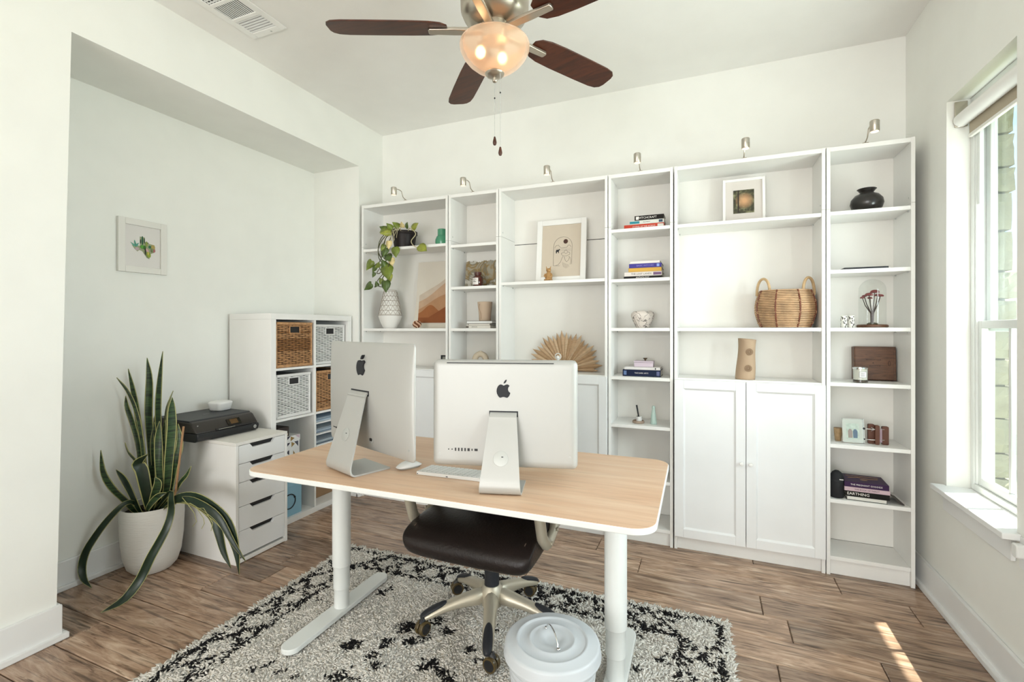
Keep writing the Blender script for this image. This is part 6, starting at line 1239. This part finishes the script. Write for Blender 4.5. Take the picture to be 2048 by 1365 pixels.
# ---------------------------------------------------------------- ceiling fan
FX, FY, FZ = -0.792, 1.730, 2.558
fan = thing('ceiling_fan', 'five-blade ceiling fan with dark wood blades and lit bowl light', 'ceiling fan', (FX, FY, FZ))
MB().lathe([(0.035, 0.475), (0.070, 0.47), (0.066, 0.41), (0.020, 0.38), (0.014, 0.375)], 36).build('canopy', 'nickel', fan)
MB().lathe([(0.013, 0.20), (0.013, 0.376)], 16).build('downrod', 'nickel', fan)
MB().lathe([(0.030, 0.215), (0.085, 0.205), (0.128, 0.170), (0.138, 0.12), (0.136, 0.075), (0.125, 0.050), (0.095, 0.030), (0.070, 0.022), (0.060, 0.020)], 48).build('motor_housing', 'nickel', fan)
MB().lathe([(0.058, 0.021), (0.058, -0.045)], 12).build('switch_housing', 'nickel', fan)
for k in range(5):
    a = rad(-156.5+72*k); M_ = Matrix.Rotation(a, 4, 'Z')
    Mt = M_ @ T(0, 0, 0.004) @ Matrix.Rotation(rad(-11), 4, 'X')
    prof = [(0.190, 0.030), (0.215, 0.052), (0.26, 0.062), (0.34, 0.066), (0.50, 0.067), (0.60, 0.066), (0.640, 0.060), (0.660, 0.045), (0.667, 0.025)]
    poly = [(r, -w_) for r, w_ in prof]+[(r, w_) for r, w_ in reversed(prof)]
    bl = MB(Mt).prism(poly, 0.0, 0.006).build('blade', 'blade_wood', fan, bevel=0.0015)
    iron = MB(M_); iron.prism([(0.052, -0.016), (0.125, -0.018), (0.16, -0.019), (0.262, -0.016), (0.266, -0.010), (0.266, 0.010), (0.262, 0.016), (0.16, 0.019), (0.125, 0.018), (0.052, 0.016)], -0.010, 0.0035)
    ib = iron.build('blade_bracket', 'nickel', fan, bevel=0.003)
# light kit
gl = bpy.data.materials.new('frosted_bowl'); gl.use_nodes = True; b_ = gl.node_tree.nodes['Principled BSDF']
b_.inputs['Base Color'].default_value = (0.90, 0.62, 0.42, 1); b_.inputs['Transmission Weight'].default_value = 0.6; b_.inputs['Roughness'].default_value = 0.42; b_.inputs['IOR'].default_value = 1.12
b_.inputs['Emission Color'].default_value = (1.0, 0.60, 0.34, 1); b_.inputs['Emission Strength'].default_value = 0.14
tc = gl.node_tree.nodes.new('ShaderNodeTexCoord'); nz = gl.node_tree.nodes.new('ShaderNodeTexNoise'); nz.inputs['Scale'].default_value = 14; gl.node_tree.links.new(tc.outputs['Object'], nz.inputs['Vector'])
mr = gl.node_tree.nodes.new('ShaderNodeMapRange'); mr.inputs[3].default_value = 0.36; mr.inputs[4].default_value = 0.48; gl.node_tree.links.new(nz.outputs[0], mr.inputs[0]); gl.node_tree.links.new(mr.outputs[0], b_.inputs['Roughness']); MATS['frosted_bowl'] = gl
bowl = [(0.134, -0.050), (0.138, -0.052), (0.141, -0.062), (0.139, -0.078), (0.129, -0.100), (0.110, -0.124), (0.084, -0.146), (0.052, -0.161), (0.020, -0.168), (0.001, -0.169)]
bw = MB().lathe(bowl, 64, cap=False).build('light_bowl', 'frosted_bowl', fan, angle=80)
MB().lathe([(0.001, -0.1665), (0.036, -0.170), (0.039, -0.174), (0.034, -0.182), (0.020, -0.188), (0.008, -0.192), (0.007, -0.198), (0.010, -0.202), (0.008, -0.207), (0.003, -0.210)], 32).build('finial', 'nickel', fan)
bulbm = mk('bulb_glow', '#ffd9a8', 0.4, emit=7)
for ad in (202, 80):
    q = (0.062*math.cos(rad(ad)), 0.062*math.sin(rad(ad)), -0.092)
    MB().ball(q, 0.022, 1, 1, 1.15, 16, 10).build('bulb', bulbm, fan)
    MB().lathe([(0.014, 0), (0.014, 0.022)], 14, (q[0], q[1], q[2]+0.022)).build('bulb_socket', 'nickel', fan)
for cx_, cy_, l0, l1, sl in ((0.0, 0.0, -0.21, -0.430, 1), (0.030, -0.012, -0.175, -0.480, 0)):
    cn = MB(); cn.tube([(cx_, cy_, l0), (cx_, cy_, l1)], 0.0011, 6); co = cn.build('pull_chain', 'alu_dark', fan)
    MB().ball((cx_, cy_, l0+(l1-l0)*0.28), 0.0032, 1, 1, 1.2, 8, 6).build('chain_link', 'charcoal', co)
    MB().lathe([(0.0015, 0.004), (0.0035, 0.002), (0.0075, -0.016), (0.0080, -0.022), (0.0055, -0.030), (0.002, -0.032)], 16, (cx_, cy_, l1)).build('pull_knob', 'blade_wood', co)
# ---------------------------------------------------------------- ceiling vent
VX0, VX1, VY0, VY1 = -2.432, -2.172, 1.520, 1.957; VW, VL = VX1-VX0, VY1-VY0
vt = thing('ceiling_vent', 'white rectangular air vent with three louvred sections on the ceiling', 'vent', ((VX0+VX1)/2, (VY0+VY1)/2, ZC))
fw_ = 0.040; hx_, hy_ = VW/2, VL/2; f = MB()
f.box(-hx_, -hy_, -0.008, -hx_+fw_, hy_, -0.0003); f.box(hx_-fw_, -hy_, -0.008, hx_, hy_, -0.0003); f.box(-hx_+fw_, -hy_, -0.008, hx_-fw_, -hy_+fw_, -0.0003); f.box(-hx_+fw_, hy_-fw_, -0.008, hx_-fw_, hy_, -0.0003)
iy0, iy1 = -hy_+fw_, hy_-fw_; s3 = (iy1-iy0-2*0.022)/3; sects = []
for k in range(3): a = iy0+k*(s3+0.022); sects.append((a, a+s3))
for k in range(2): f.box(-hx_+fw_, sects[k][1], -0.008, hx_-fw_, sects[k+1][0], -0.0003)
f.build('frame', 'shelf_white', vt, bevel=0.002)
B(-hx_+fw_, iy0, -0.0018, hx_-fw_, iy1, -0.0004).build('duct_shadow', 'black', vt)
ix0, ix1 = -hx_+fw_, hx_-fw_
for k, (a, b) in enumerate(sects):
    if k == 1:
        for i in range(13): x = ix0+(ix1-ix0)*(i+0.5)/13; B(x-0.0030, a, -0.0042, x+0.0030, b, -0.002).build('louvre', 'trim_white', vt)
    else:
        n = 6
        for i in range(n):
            y = a+(b-a)*(i+0.5)/n; wd = 0.0034 if k == 0 else 0.0064; B(ix0, y-wd, -0.0042, ix1, y+wd, -0.002).build('louvre', 'trim_white', vt)
        if k == 0:
            for i in range(8): x = ix0+(ix1-ix0)*(i+0.5)/8; B(x-0.003, a, -0.0040, x+0.003, b, -0.002).build('louvre', 'trim_white', vt)
for yy in (-hy_+0.018, hy_-0.018): MB(T(0.03, yy, -0.009)).ball((0, 0, 0), 0.006, 1, 1, 0.3, 10, 6).build('screw', 'alu_dark', vt)
B(-0.06, -hy_+0.022, -0.012, 0.0, -hy_+0.028, -0.008).build('damper_lever', 'trim_white', vt)
# ---------------------------------------------------------------- wall outlet by the window
ol = thing('wall_outlet', 'white wall outlet with a plug at the right picture edge', 'outlet', (XR-0.0005, 2.262, 0.545))
MB().prism(rrect(0.072, 0.116, 0.006, 4), -0.005, 0.0, 'x').build('plate', 'trim_white', ol, bevel=0.002)
MB().prism(rrect(0.034, 0.05, 0.010, 5, 0.004, 0.012), -0.034, -0.005, 'x').build('plug', 'white', ol, bevel=0.004)
